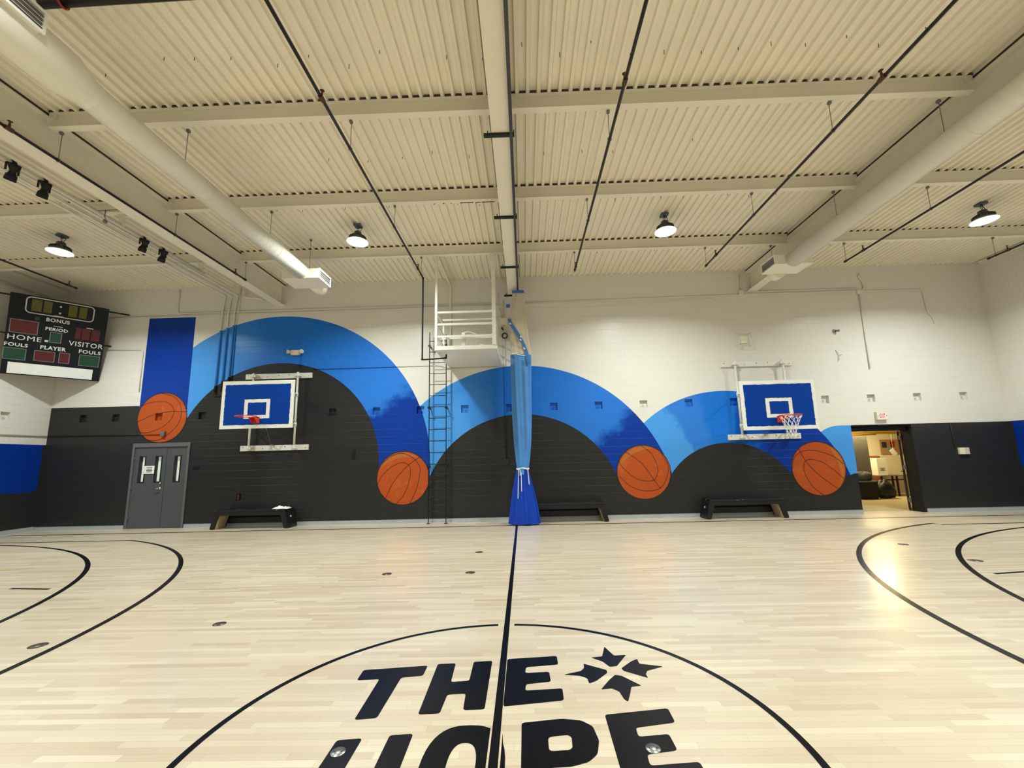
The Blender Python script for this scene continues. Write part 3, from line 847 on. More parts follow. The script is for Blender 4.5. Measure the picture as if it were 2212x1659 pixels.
def lump(c, s, seed, nx=16, ny=10, amp=0.18):
    random.seed(seed); mb = MB(); vs = []
    ph = [random.uniform(0, 6) for _ in range(6)]
    for j in range(ny+1):
        v = PI*j/ny
        for i in range(nx):
            u = 2*PI*i/nx
            r = 1+amp*(math.sin(3*u+ph[0])*math.sin(2*v+ph[1])+0.6*math.sin(5*u+ph[2]+3*v))
            z = math.cos(v)*r
            z = max(z, -0.75)
            vs.append((c[0]+s[0]*r*math.sin(v)*math.cos(u), c[1]+s[1]*r*math.sin(v)*math.sin(u), c[2]+s[2]*(z+0.75)/1.75))
    fs = [[j*nx+i, j*nx+(i+1) % nx, (j+1)*nx+(i+1) % nx, (j+1)*nx+i] for j in range(ny) for i in range(nx)]
    mb.add(vs, [f[::-1] for f in fs], smooth=True); return mb
t = thing('storage_bin', (11.45, 14.6, 0), 'black bin with a grey lid just inside the open doorway', 'bin')
q = MB(); q.prism([(-0.24, 0), (0.24, 0), (0.28, 0.56), (-0.28, 0.56)], lambda a, b, d: (11.44+a, d, b), 14.55, 14.95); obj('bin_body', q, M['black_matte'], t)
q = MB(); q.box((11.14, 14.53, 0.56), (11.74, 14.97, 0.60)); obj('lid', q, M['greymetal'], t)
tag(obj('coat_pile', lump((11.44, 14.75, 0.601), (0.25, 0.17, 0.30), 3), M['jacket']), 'heap of dark grey clothes on top of the black bin', 'clothes')
tag(obj('rubbish_bag', lump((12.08, 14.75, 0.02), (0.27, 0.22, 0.56), 5), M['bag']), 'full black bag slumped beside the bin under the table edge', 'bag')
t = thing('room_lamp', (11.6, 15.2, RZ-0.06), 'flat ceiling lamp of the room beyond the doorway', 'lamp')
q = MB(); q.box((11.0, 14.95, RZ-0.05), (12.4, 15.45, RZ)); obj('lamp_housing', q, M['whitesteel'], t)
q = MB(); q.box((11.03, 14.98, RZ-0.06), (12.37, 15.42, RZ-0.051)); obj('diffuser', q, M['lens_room'], t)
la = bpy.data.lights.new('room_light', 'AREA'); la.shape = 'RECTANGLE'; la.size = 1.3; la.size_y = 0.4; la.energy = 620; la.color = (1.0, 0.78, 0.36)
lo_ = bpy.data.objects.new('room_light', la); COL.objects.link(lo_); lo_.parent = t; lo_.location = (0.1, 0, -0.015)
t = thing('room_lamp', (9.6, 12.8, RZ-0.06), 'second flat ceiling lamp just inside the doorway room', 'lamp')
q = MB(); q.box((9.0, 12.55, RZ-0.05), (10.4, 13.05, RZ)); obj('lamp_housing', q, M['whitesteel'], t)
q = MB(); q.box((9.03, 12.58, RZ-0.06), (10.37, 13.02, RZ-0.051)); obj('diffuser', q, M['lens_room'], t)
la2 = la.copy(); la2.energy = 90
lo_ = bpy.data.objects.new('room_light', la2); COL.objects.link(lo_); lo_.parent = t; lo_.location = (0.1, 0, -0.015)

# ================================================================ ROOF STEEL
def ibeam(mb, a, b, w, d, z0, tf=0.012, tw=0.01):
    """I-beam from a to b (2D points, along x or y), bottom at z0"""
    (x0, y0), (x1, y1) = a, b
    if abs(x1-x0) > abs(y1-y0):
        mb.box((x0, y0-w/2, z0), (x1, y0+w/2, z0+tf)); mb.box((x0, y0-w/2, z0+d-tf), (x1, y0+w/2, z0+d)); mb.box((x0, y0-tw/2, z0+tf), (x1, y0+tw/2, z0+d-tf))
    else:
        mb.box((x0-w/2, y0, z0), (x0+w/2, y1, z0+tf)); mb.box((x0-w/2, y0, z0+d-tf), (x0+w/2, y1, z0+d)); mb.box((x0-tw/2, y0, z0+tf), (x0+tw/2, y1, z0+d-tf))
GX = (-6.912, -0.213, 6.51)
for gx, lb in zip(GX, ('deep cream roof girder on the left beside the long round duct', 'deep cream roof girder over the centre line carrying the curtain track', 'deep cream roof girder on the right beside the round duct')):
    mb = MB(); ibeam(mb, (gx, YR+0.01), (gx, WY-0.005), 0.262, ZC-6.11-0.055, 6.11, 0.02, 0.014)
    gd = tag(obj('roof_girder', mb, M['cream']), lb, 'beam')
    mb = MB(); mb.box((gx-0.11, YR+0.02, ZC-0.055), (gx+0.11, WY-0.01, ZC-0.002)); obj('gap_shadow_strip', mb, M['gap_shade_bare'], gd)  # added dark strip in place of the shadow gap between girder and deck
BX = ((XL+0.005, GX[0]-0.135), (GX[0]+0.135, GX[1]-0.135), (GX[1]+0.135, GX[2]-0.135), (GX[2]+0.135, XR-0.005))
bayn = ('in the far left bay beyond the spotlights', 'between the left duct girder and the centre girder', 'between the centre girder and the right duct girder', 'in the far right bay')
rown = {5.298: 'nearest', 7.368: 'middle', 9.488: 'farthest'}
for y_, rn in rown.items():
    for (a, b), bn in zip(BX, bayn):
        mb = MB(); ibeam(mb, (a, y_), (b, y_), 0.104, ZC-6.51-0.001, 6.51)
        o = tag(obj('roof_joist', mb, M['cream']), rn+' of the three cream cross joists '+bn, 'beam', 'cream cross joists under the roof deck')
        for e in (a, b):
            if abs(e) < 12:
                q = MB(); s_ = 1 if e == a else -1
                q.box((e, y_-0.05, 6.66), (e+s_*0.07, y_-0.006, 6.733)); obj('end_clip', q, M['cream'], o)
# ledger angles against the side walls
for X_, s_, lb in ((XL, 1, 'cream steel ledger along the top of the left wall'), (XR, -1, 'cream steel ledger along the top of the right wall')):
    mb = MB(); mb.box((X_+s_*0.002, YR+0.02, ZC-0.09), (X_+s_*0.012, WY-0.06, ZC-0.012)); mb.box((X_+s_*0.012, YR+0.02, ZC-0.022), (X_+s_*0.09, WY-0.06, ZC-0.012))
    tag(obj('wall_ledger', mb, M['cream']), lb, 'ledger')

# ---- rusty streak where paint has flaked off the middle joist
j = [o for o in COL.objects if o.name.startswith('roof_joist') and 'middle' in o['label'] and 'left duct' in o['label']][0]
for a, b in ((-1.62, -1.60), (-1.45, -1.42), (-1.30, -1.285), (-1.12, -0.86), (-0.82, -0.72), (-0.70, -0.45)):
    mb = MB(); mb.box((a, 7.395, 6.5085), (b, 7.4215, 6.5098)); mb.box((a, 7.4203, 6.5098), (b, 7.4215, 6.523)); obj('rust_patch', mb, M['rust'], j)

# ================================================================ SPRINKLER PIPES
def sprinkler(x, yend, label, heads, rods, y0=YR+0.05, z=6.06, drop=False):
    t = thing('sprinkler_pipe', (x, yend, z), label, 'pipe', 'sprinkler pipes under the roof')
    q = MB()
    if drop:
        q.tube([(x, y0, z), (x, yend, z)], 0.021, 10)
    else:
        q.tube([(x, y0, z), (x, yend, z)], 0.021, 10); q.tube([(x, yend-0.03, z), (x, yend+0.012, z)], 0.028, 10)
    obj('pipe', q, M['black_pipe'], t)
    for hy_ in heads:
        q = MB(); q.tube([(x, hy_-0.045, z), (x, hy_+0.045, z)], 0.029, 10); q.tube([(x, hy_, z), (x, hy_, z+0.07)], 0.014, 8)
        q.lathe([(0.004, 0.07), (0.012, 0.085), (0.007, 0.10), (0.028, 0.108), (0.0, 0.112)], (x, hy_, z), 10); obj('sprinkler_head', q, M['rust'], t)
    for ry in rods:
        q = MB(); q.tube([(x, ry, z+0.03), (x, ry, 6.508)], 0.005, 6); q.box((x-0.02, ry-0.03, 6.47), (x+0.02, ry+0.006, 6.508))
        q.tube([(x+0.030*math.cos(a), ry, z+0.030*math.sin(a)) for a in [2*PI*i/12 for i in range(12)]], 0.004, 5, closed=True)
        rod = obj('hanger_rod', q, M['greymetal'], t)
    return t
RODS = (5.362, 7.43, 9.55)
p1 = sprinkler(-2.385, 9.70, 'black sprinkler pipe left of the centre girder, turning down beside the ladder platform', (4.50, 9.22), (5.362, 7.43, 9.53), drop=True)
q = MB()
q.tube([(-2.385, 9.70, 6.06), (-2.385, 9.72, 6.04), (-2.385, 9.72, 4.02), (-2.365, 9.72, 3.995), (-1.83, 9.72, 4.02), (-1.81, 9.72, 4.03), (-1.81, 9.72, 4.11)], 0.020, 10)
for c in ((-2.385, 9.71, 6.05), (-2.385, 9.72, 4.01), (-1.82, 9.72, 4.025)): q.lathe([(0.0, -0.03), (0.027, -0.022), (0.03, 0), (0.027, 0.022), (0, 0.03)], c, 12)
obj('drop_pipe', q, M['black_pipe'], p1)
sprinkler(1.322, 9.57, 'black sprinkler pipe first to the right of the centre girder', (4.44, 9.38), RODS[:2]+(9.52,))
sprinkler(4.445, 9.55, 'black sprinkler pipe second to the right of the centre girder', (4.54, 9.02), RODS[:2]+(9.52,))
sprinkler(7.735, 9.57, 'black sprinkler pipe right of the right hand duct', (9.02,), (7.43, 9.53))
sprinkler(-6.672, 9.51, 'black sprinkler pipe running along the side of the left girder', (4.77, 9.15), (5.362, 7.43, 9.49))
sprinkler(-11.05, 9.67, 'black sprinkler pipe in the far left bay above the scoreboard', (9.5,), (7.43,))
sprinkler(11.17, 9.66, 'short black sprinkler pipe near the right hand wall', (9.25,), (9.5,))
# cross main with red clamp, top left
t = thing('sprinkler_main', (-4.2, 3.52, 6.3), 'thick black cross pipe with red clamp at the top left', 'pipe')
q = MB(); q.tube([(-4.86, 3.545, 6.36), (4.6, 3.40, 6.36)], 0.045, 14); obj('pipe', q, M['black_pipe'], t)
q = MB(); q.tube([(-4.62+0.0, 3.54+0.055*math.cos(a), 6.36+0.055*math.sin(a)) for a in [2*PI*i/14 for i in range(14)]], 0.012, 6, closed=True); q.tube([(-4.62, 3.54, 6.41), (-4.62, 3.54, ZC)], 0.008, 6); obj('pipe_clamp', q, M['red_clamp'], t)

# ================================================================ DUCTS
def duct(name, x, z, r, y1, label, xface, side, boxy, boxz, yend, big=None):
    t = thing(name, (x, y1, z-r), label, 'duct')
    q = MB(); y0 = YR+0.3
    if big:
        rb, ya, yb = big
        q.tube([(x, y0, z), (x, ya, z), (x, yb, z), (x, boxy[0]+0.02, z)], [rb, rb, r, r], 36)
    else: q.tube([(x, y0, z), (x, boxy[0]+0.02, z)], r, 36)
    obj('duct_body', q, M['duct'], t)
    q = MB()   # spiral lock seams and couplings
    yy = y0 if not big else big[2]+0.1
    k = 0
    while yy < boxy[0]-0.15:
        if k % 13 == 12:
            q.tube([(x, yy-0.004, z), (x, yy+0.004, z)], r+0.004, 36, caps=False)
        else:
            q.tube([(x, yy-0.002, z), (x, yy+0.002, z)], r+0.0012, 36, caps=False)
        yy += 0.14; k += 1
    if big: q.tube([(x, big[2]-0.02, z), (x, big[2]+0.03, z)], r+0.006, 36, caps=False)
    obj('duct_seam', q, M['duct'], t)
    hw = abs(xface-x)
    q = MB(); q.box((x-hw, boxy[0], boxz[0]), (x+hw, boxy[1], boxz[1])); bx = obj('outlet_box', q, M['duct'], t)
    q = MB(); q.tube([(x, boxy[1]-0.02, z-0.02), (x, yend-0.05, z-0.02), (x, yend, z-0.02)], [r*0.98, r*0.98, r*0.80], 30); obj('end_cap', q, M['duct'], t)
    for s_ in (1, -1):
        register(t, x+s_*hw, s_, boxy[0]+0.005, boxy[1]-0.005, boxz[0]-0.005, boxz[1]+0.01)
    for ry in (5.40, 7.46, 9.52):
        if ry > 9.5 and boxy[1] < 9.3: ry = boxy[0]+0.3; top = ZC
        else: top = 6.51
        rx = x+side*0.03
        q = MB(); q.tube([(rx, ry, z+r*0.9), (rx, ry, top)], 0.005, 6); q.box((rx-0.02, ry-0.02, top-0.04), (rx+0.02, ry+0.02, top)); obj('hanger_rod', q, M['greymetal'], t)
    return t
def register(t, xf, s_, ya, yb, za, zb):
    q = MB(); w = 0.028
    q.box((xf, ya, za), (xf+s_*0.02, yb, za+w)); q.box((xf, ya, zb-w), (xf+s_*0.02, yb, zb))
    q.box((xf, ya, za+w), (xf+s_*0.02, ya+w, zb-w)); q.box((xf, yb-w, za+w), (xf+s_*0.02, yb, zb-w))
    g = obj('grille', q, M['grille'], t)
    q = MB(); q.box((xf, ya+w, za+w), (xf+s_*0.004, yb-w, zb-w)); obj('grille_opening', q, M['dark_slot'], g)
    q = MB(); k = 0; z_ = za+w+0.03
    while z_ < zb-w-0.01:
        q.obox((xf+s_*0.012, (ya+yb)/2, z_), (s_*0.014, 0, -0.012), (0, (yb-ya)/2-w, 0), (0.001, 0, 0.0015)); z_ += 0.045
    obj('grille_blade', q, M['grille'], g)
dl = duct('supply_duct', -4.85, 5.82, 0.165, 8.7, 'long cream round duct running down the left side with outlet box at its end', -4.45, 1, (8.66, 9.22), (5.665, 5.885), 9.66, big=(0.247, 3.80, 4.06))
q = MB(); q.box((-4.85, 1.6, 5.79), (-4.56, 3.37, 6.01)); obj('outlet_box', q, M['duct'], dl)
register(dl, -4.56, 1, 1.61, 3.385, 5.78, 6.02)
duct('supply_duct', 6.04, 5.82, 0.172, 8.9, 'long cream round duct along the right girder with outlet box at its end', 5.65, -1, (8.84, 9.39), (5.72, 5.935), 9.62)

# ================================================================ CEILING LAMPS
LZ = 6.335
def make_lamp(x, y, label):
    t = thing('high_bay_lamp', (x, y, LZ), label, 'ceiling lamp', 'round high bay lamps')
    q = MB(); q.box((x-0.075, y-0.075, 6.70), (x+0.075, y+0.075, ZC)); obj('junction_box', q, M['lamp_body'], t)
    q = MB(); q.tube([(x, y, 6.70), (x, y, 6.655)], 0.022, 10)
    q.tube([(x+0.022*math.cos(a), y, 6.635+0.03*math.sin(a)) for a in [2*PI*i/12 for i in range(12)]], 0.005, 6, closed=True)
    q.tube([(x, y, 6.615), (x, y, 6.56)], 0.010, 8); obj('hook', q, M['lamp_body'], t)
    q = MB(); q.tube(catmull([(x+0.02, y, 6.69), (x+0.07, y+0.02, 6.66), (x+0.06, y, 6.60), (x+0.02, y, 6.555)]), 0.006, 6); obj('power_cord', q, M['black_matte'], t)
    q = MB(); q.lathe([(0.03, 0.245), (0.075, 0.235), (0.085, 0.165), (0.115, 0.15), (0.155, 0.085), (0.175, 0.055), (0.175, 0.03), (0.0, 0.03)][::-1], (x, y, LZ), 28)
    h = obj('housing', q, M['lamp_body'], t)
    q = MB()
    for i in range(20):
        a = 2*PI*i/20; q.obox((x+0.135*math.cos(a), y+0.135*math.sin(a), LZ+0.115), (0.045*math.cos(a), 0.045*math.sin(a), -0.025), (-0.002*math.sin(a), 0.002*math.cos(a), 0), (0, 0, 0.03))
    obj('cooling_fin', q, M['lamp_body'], h)
    q = MB(); q.lathe([(0.170, 0.032), (0.205, 0.002), (0.213, 0.0), (0.213, 0.006), (0.176, 0.038)], (x, y, LZ), 32); q.v = [Vector((x+(v.x-x)*1.1, y+(v.y-y)*1.1, v.z)) for v in q.v]; obj('reflector_ring', q, M['whitesteel'], t)
    q = MB(); q.lathe([(0.0, -0.030), (0.09, -0.026), (0.16, -0.012), (0.215, 0.008), (0.17, 0.03)], (x, y, LZ), 32); obj('lens', q, M['lens'], t)
    L = bpy.data.lights.new('lamp_light', 'AREA'); L.shape = 'DISK'; L.size = 0.40; L.energy = LAMP_WATTS; L.color = LAMP_COLOR; L.spread = math.radians(150)
    lo = bpy.data.objects.new('lamp_light', L); COL.objects.link(lo); lo.parent = t; lo.location = (0, 0, -0.045)
    return t
lamps = [(-3.51, 8.43, 'round high bay lamp second from left, above the largest blue arch'), (3.14, 8.43, 'round high bay lamp third from left, between two thin black pipes'), (-10.12, 8.43, 'round high bay lamp in the far left bay near the scoreboard'), (9.83, 8.43, 'round high bay lamp in the far right bay')]
L0 = make_lamp(*lamps[0])
for x_, y_, lb in lamps[1:]: dup(L0, loc=(x_, y_, LZ), label=lb)
for y_, e_ in ((2.2, 0.60), (-4.0, 0.75)):
    for x_ in (-3.51, 3.14, -10.12, 9.83):
        o = dup(L0, loc=(x_, y_, LZ), label='round high bay lamp above or behind the photographer')
        for c in o.children:
            if c.type == 'LIGHT': c.data = c.data.copy(); c.data.energy = LAMP_WATTS*e_
# ================================================================ BASKETBALL HOOPS
def hoop(xc, yb, zt, zb, label, brx, zu, zl, px2, with_net, rimz, wob):
    """xc board centre, yb board front plane, zt/zb board top and bottom"""
    t = thing('basketball_hoop', (xc, yb, zb), label, 'basketball hoop', 'wall mounted basketball hoops')
    w = 0.914
    q = MB(); q.box((xc-w, yb, zb), (xc+w, yb+0.035, zt)); q.box((xc-w+0.05, yb+0.035, zb+0.05), (xc+w-0.05, yb+0.05, zt-0.05)); bd = obj('backboard', q, M['boardwhite'], t)
    random.seed(wob)
    def wobble(x0, x1, z0, z1, a=0.006, n=22):
        out = []
        for (p, r) in (((x0, z0), (x1, z0)), ((x1, z0), (x1, z1)), ((x1, z1), (x0, z1)), ((x0, z1), (x0, z0))):
            for i in range(n):
                k = i/n; j = random.uniform(-a, a) if i else 0
                dxn = r[0]-p[0]; dzn = r[1]-p[1]
                out.append((p[0]+dxn*k+(j if dxn == 0 else 0), p[1]+dzn*k+(j if dzn == 0 else 0)))
        return out
    onb = lambda a, b, d: (a, yb-0.0005-d, b)
    outer = wobble(xc-w+0.085, xc+w-0.085, zb+0.09, zt-0.095)
    sq0 = wobble(xc-0.325, xc+0.325, rimz-0.015, rimz+0.47, 0.004, 12)
    sq1 = wobble(xc-0.232, xc+0.232, rimz+0.072, rimz+0.385, 0.004, 12)
    obj('blue_field', fill_poly([outer, sq0], onb), M['boardblue'], bd)
    obj('blue_field', fill_poly([sq1], onb), M['boardblue'], bd)
    # rim with plate
    q = MB()
    q.box((xc-0.085, yb-0.018, rimz-0.14), (xc+0.085, yb-0.001, rimz+0.02))
    q.prism([(0, 0.012), (-0.17, 0.012), (-0.17, -0.012), (-0.05, -0.135), (0, -0.14)], lambda a, b, d: (xc+d, yb-0.015+a, rimz+b), -0.075, -0.068)
    q.prism([(0, 0.012), (-0.17, 0.012), (-0.17, -0.012), (-0.05, -0.135), (0, -0.14)], lambda a, b, d: (xc+d, yb-0.015+a, rimz+b), 0.068, 0.075)
    q.box((xc-0.075, yb-0.185, rimz-0.008), (xc+0.075, yb-0.015, rimz+0.010))
    cy = yb-0.17-0.225
    ring = [(xc+0.228*math.cos(a), cy+0.228*math.sin(a), rimz) for a in [2*PI*i/48 for i in range(48)]]
    q.tube(ring, 0.010, 8, closed=True)
    for i in range(12):
        a = 2*PI*(i+0.5)/12
        q.tube([(xc+0.222*math.cos(a+e), cy+0.222*math.sin(a+e), rimz-0.02*math.cos(e*28)) for e in (-0.055, -0.03, 0, 0.03, 0.055)], 0.003, 5)
    obj('rim', q, M['rimred'], t)
    if with_net:
        q = MB(); L = []; n = 12
        rad = [0.222, 0.185, 0.150, 0.122, 0.102, 0.095, 0.105]; dz = [-0.02, -0.10, -0.19, -0.28, -0.36, -0.44, -0.52]
        for lv in range(7):
            L.append([(xc+rad[lv]*math.cos(2*PI*(i+0.5*(lv % 2))/n)+0.012*lv*0.5*math.sin(i), cy+rad[lv]*math.sin(2*PI*(i+0.5*(lv % 2))/n), rimz+dz[lv]+0.008*math.sin(3*i+lv)) for i in range(n)])
        for lv in range(6):
            for i in range(n):
                a = L[lv][i]
                for k in ((i, (i-1) % n) if lv % 2 == 0 else (i, (i+1) % n)):
                    b = L[lv+1][k]
                    mid = tuple((u+v)/2 for u, v in zip(a, b)); mid = (mid[0]*1.0, mid[1], mid[2]-0.01)
                    q.tube([a, mid, b], 0.0042 if lv else 0.006, 5)
        for i in range(n):
            p_ = L[6][i]; q.tube([p_, (p_[0], p_[1], p_[2]-0.02)], 0.008, 6)
        obj('net', q, M['net'], t)
    # wall boards
    for z0 in (zu, zl):
        q = MB(); q.box((brx[0], WY-0.045, z0), (brx[1], WY-0.002, z0+0.145)); wb = obj('wall_plank', q, M['whitesteel'], t)
        for k in (0.04, 0.33, 0.5, 0.66, 0.96):
            q = MB(); xx = brx[0]+(brx[1]-brx[0])*k; q.tube([(xx, WY-0.045, z0+0.072+0.03*math.sin(k*30)), (xx, WY-0.056, z0+0.072+0.03*math.sin(k*30))], 0.012, 8); obj('bolt', q, M['greymetal'], wb)
    # uprights and swing arms
    yp = WY-0.14
    for xp in px2:
        q = MB(); q.tube([(xp, yp, zl+0.02), (xp, yp, zu+0.15)], 0.028, 14); obj('upright_pole', q, M['whitesteel'], t)
        for z0 in (zl+0.07, zu+0.07):
            q = MB(); q.box((xp-0.07, yp-0.03, z0-0.035), (xp+0.07, WY-0.045, z0+0.035)); q.tube([(xp, yp, z0-0.06), (xp, yp, z0+0.06)], 0.042, 12); obj('pole_bracket', q, M['whitesteel'], t)
    for xp, xb in zip(px2, (xc-0.52, xc+0.52)):
        for z0 in (zb+0.16, zt-0.22):
            q = MB(); q.tube([(xp, yp, z0), (xb, yb+0.05, z0)], 0.024, 12); q.tube([(xp, yp, z0-0.06), (xp, yp, z0+0.06)], 0.040, 12); q.box((xb-0.05, yb+0.035, z0-0.07), (xb+0.05, yb+0.075, z0+0.07)); obj('support_arm', q, M['whitesteel'], t)
        q = MB(); q.tube([(xp, yp, zb+0.20), (xb, yb+0.08, zt-0.26)], 0.016, 10); obj('brace', q, M['whitesteel'], t)
    xm = sum(px2)/2
    q = MB(); q.tube([(xm, yp, zl+0.14), (xc, yb+0.3, zb+0.25)], 0.008, 8); q.box((xm-0.03, yp-0.02, zl+0.13), (xm+0.03, WY-0.045, zl+0.17)); obj('tension_rod', q, M['greymetal'], t)
    q = MB(); q.box((xc-0.60, yb+0.05, zb+0.12), (xc+0.60, yb+0.085, zb+0.19)); q.box((xc-0.60, yb+0.05, zt-0.26), (xc+0.60, yb+0.085, zt-0.19)); obj('back_frame', q, M['whitesteel'], t)
    return t
hoop(-6.645, 10.25, 3.705, 2.505, 'netless basketball hoop with blue and white backboard on the left over the dark grey arch', (-7.75, -5.88), 3.975, 1.985, (-7.46, -6.22), False, 2.765, 3)
hoop(6.285, 10.40, 3.385, 2.165, 'basketball hoop with white net and blue backboard on the right near the doorway', (5.435, 7.345), 3.950, 1.965, (5.76, 7.04), True, 2.475, 8)

# ================================================================ LADDER AND PLATFORM
t = thing('wall_ladder', (-2.33, 11.2, 0), 'thin black steel wall ladder climbing to the white platform', 'ladder')
LXa, LXb, LY = -2.545, -2.085, 11.20
for lx in (LXa, LXb):
    q = MB(); q.box((lx-0.009, LY-0.025, 0.0), (lx+0.009, LY+0.025, 5.13 if lx == LXa else 5.05)); q.box((lx-0.045, LY-0.03, 0), (lx+0.045, LY+0.03, 0.012)); obj('rail', q, M['black'], t)
z = 0.30
while z < 5.1:
    q = MB(); q.tube([(LXa, LY, z), (LXb, LY, z)], 0.0095, 8); obj('rung', q, M['black'], t); z += 0.3048
for z in (1.45, 3.02, 4.74):
    for lx in (LXa, LXb):
        q = MB(); q.box((lx-0.007, LY, z-0.03), (lx+0.007, WY-0.001, z+0.03)); q.box((lx-0.035, LY-0.035, z-0.03), (lx+0.035, LY-0.02, z+0.03)); obj('standoff', q, M['black'], t)

PX0, PX1, PY0, PY1, PZ = -2.03, -0.605, 9.49, WY-0.004, 4.15
t = thing('service_platform', (-1.32, PY0, PZ), 'white steel railed service platform hung high beside the centre girder', 'platform')
q = MB(); q.box((PX0, PY0-0.035, PZ), (PX1+0.03, PY0+0.035, PZ+0.095)); q.box((PX0, PY0+0.035, PZ), (PX0+0.05, PY1, PZ+0.095)); q.box((PX1-0.03, PY0+0.035, PZ), (PX1+0.03, PY1, PZ+0.095)); obj('floor_frame', q, M['whitesteel'], t)
q = MB(); q.box((PX0+0.05, PY0+0.035, PZ+0.01), (PX1-0.03, PY1, PZ+0.05)); obj('floor_panel', q, M['duct'], t)
for xx, w_ in ((PX0+0.025, 0.028), (PX1-0.035, 0.045)):
    q = MB(); q.box((xx-w_, PY0-w_, PZ+0.095), (xx+w_, PY0+w_, 6.508)); obj('corner_post', q, M['whitesteel'], t)
q = MB(); q.box((PX0, PY1-0.05, 4.62), (PX0+0.05, PY1, 6.55)); obj('corner_post', q, M['cream'], t)
q = MB(); q.obox(((PX0+0.02), (PY0+PY1)/2, 6.60), (0.02, 0, 0), (0, (PY1-PY0)/2-0.02, 0.0), (0, 0, 0.05)); obj('head_beam', q, M['cream'], t)
for z in (5.07, 4.775, 4.48):
    q = MB(); q.box((PX0+0.053, PY0-0.022, z-0.022), (PX1-0.08, PY0+0.022, z+0.022)); obj('guard_rail', q, M['whitesteel'], t)
    q = MB(); q.box((PX0+0.005, PY0+0.028, z-0.022), (PX0+0.045, 10.36, z+0.022)); obj('guard_rail', q, M['whitesteel'], t)
    q = MB(); q.box((PX1-0.06, PY0+0.045, z-0.022), (PX1-0.02, PY1, z+0.022)); obj('guard_rail', q, M['whitesteel'], t)
q = MB(); q.box((PX0+0.01, 10.36, PZ+0.095), (PX0+0.05, 10.40, 5.09)); obj('corner_post', q, M['whitesteel'], t)
for z in (5.07, 4.60):
    q = MB(); q.box((PX0+0.05, 10.03, z-0.018), (PX1-0.06, 10.06, z+0.018)); obj('guard_rail', q, M['whitesteel'], t)
mb = MB(); mb.box((-0.99, 9.56, PZ+0.052), (-0.89, 9.60, PZ+0.145)); 
tag(obj('small_carton', mb, M['paper']), 'small pale box standing on the front edge of the platform', 'box')
mb = MB(); mb.tube(catmull([(-1.42, 9.75, 4.62), (-1.30, 9.76, 4.66), (-1.20, 9.78, 4.64), (-1.08, 9.80, 4.60)]), 0.02, 8); mb.box((-1.44, 9.72, 4.202), (-1.36, 9.80, 4.64))
tag(obj('hoist_motor', mb, M['whitesteel']), 'white curved hoist bracket behind the platform rails', 'bracket')

# ================================================================ CURTAIN TRACK AND DIVIDER CURTAIN
t = thing('curtain_track', (-0.07, 8, 6.06), 'dark grey curtain track running under the centre girder', 'curtain track')
q = MB(); q.box((-0.092, YR+0.1, 6.045), (-0.048, 10.78, 6.088)); obj('rail', q, M['trackgrey'], t)
for y_ in (3.1, 5.24, 7.27, 9.35, 11.1):
    q = MB(); q.box((-0.455, y_-0.025, 6.070), (-0.03, y_+0.025, 6.108)); q.tube([(-0.40, y_, 6.09), (-0.40, y_, 6.16)], 0.008, 6); q.tube([(-0.035, y_, 6.05), (-0.035, y_, 6.16)], 0.008, 6); obj('cross_clamp', q, M['darkgreen'], t)
CYc = 10.70
def curtain_part(name, zs_, mat, par, fold=0.12, nf=7, ph=0.0, seg=84):
    """zs_: (z, xleft, xright, ydepth)"""
    mb = MB(); vs = []
    for (z, a, b, dy) in zs_:
        c = (a+b)/2; hw = (b-a)/2
        for i in range(seg):
            u = 2*PI*i/seg
            f = 1+fold*math.sin(nf*u+ph+0.25*z)+fold*0.5*math.sin((nf*2+1)*u+1.3*z)
            vs.append((c+hw*math.cos(u)*min(1.04, f), CYc+dy*math.sin(u)*f, z+(0.012*math.sin(nf*u+ph) if z < 0.1 else 0)))
    n = len(zs_)
    fs = [[j*seg+i, j*seg+(i+1) % seg, (j+1)*seg+(i+1) % seg, (j+1)*seg+i] for j in range(n-1) for i in range(seg)]
    mb.add(vs, [f[::-1] for f in fs], smooth=True)
    return obj(name, mb, mat, par)
def interp(tab, z):
    for (z0, *a), (z1, *b) in zip(tab[:-1], tab[1:]):
        if z0 >= z >= z1:
            k = (z0-z)/(z0-z1); return (z, *[u+(v-u)*k for u, v in zip(a, b)])
    return tab[-1]
TAB = [(6.03, -0.215, 0.085, 0.05), (5.55, -0.25, 0.11, 0.07), (5.1, -0.275, 0.145, 0.09), (4.65, -0.295, 0.19, 0.10), (4.26, -0.30, 0.228, 0.115), (3.4, -0.297, 0.205, 0.12), (2.66, -0.29, 0.196, 0.12), (2.0, -0.262, 0.165, 0.115), (1.55, -0.222, 0.115, 0.10), (1.36, -0.200, 0.082, 0.085), (1.25, -0.235, 0.095, 0.095), (0.8, -0.33, 0.21, 0.13), (0.4, -0.39, 0.29, 0.16), (0.03, -0.438, 0.338, 0.185)]
t = thing('divider_curtain', (-0.06, CYc, 0.03), 'gathered divider curtain, beige mesh over light blue vinyl with royal blue hem', 'curtain')
def zr(a, b, n): return [interp(TAB, a+(b-a)*i/n) for i in range(n+1)]
curtain_part('mesh_panel', zr(6.0, 4.28, 16), M['beige_mesh'], t, fold=0.16, nf=5)
curtain_part('vinyl_panel', zr(4.28, 1.36, 30), M['vinyl_light'], t, fold=0.13, nf=6, ph=0.7)
curtain_part('hem_panel', zr(1.36, 0.03, 18), M['vinyl_royal'], t, fold=0.15, nf=8, ph=0.2)
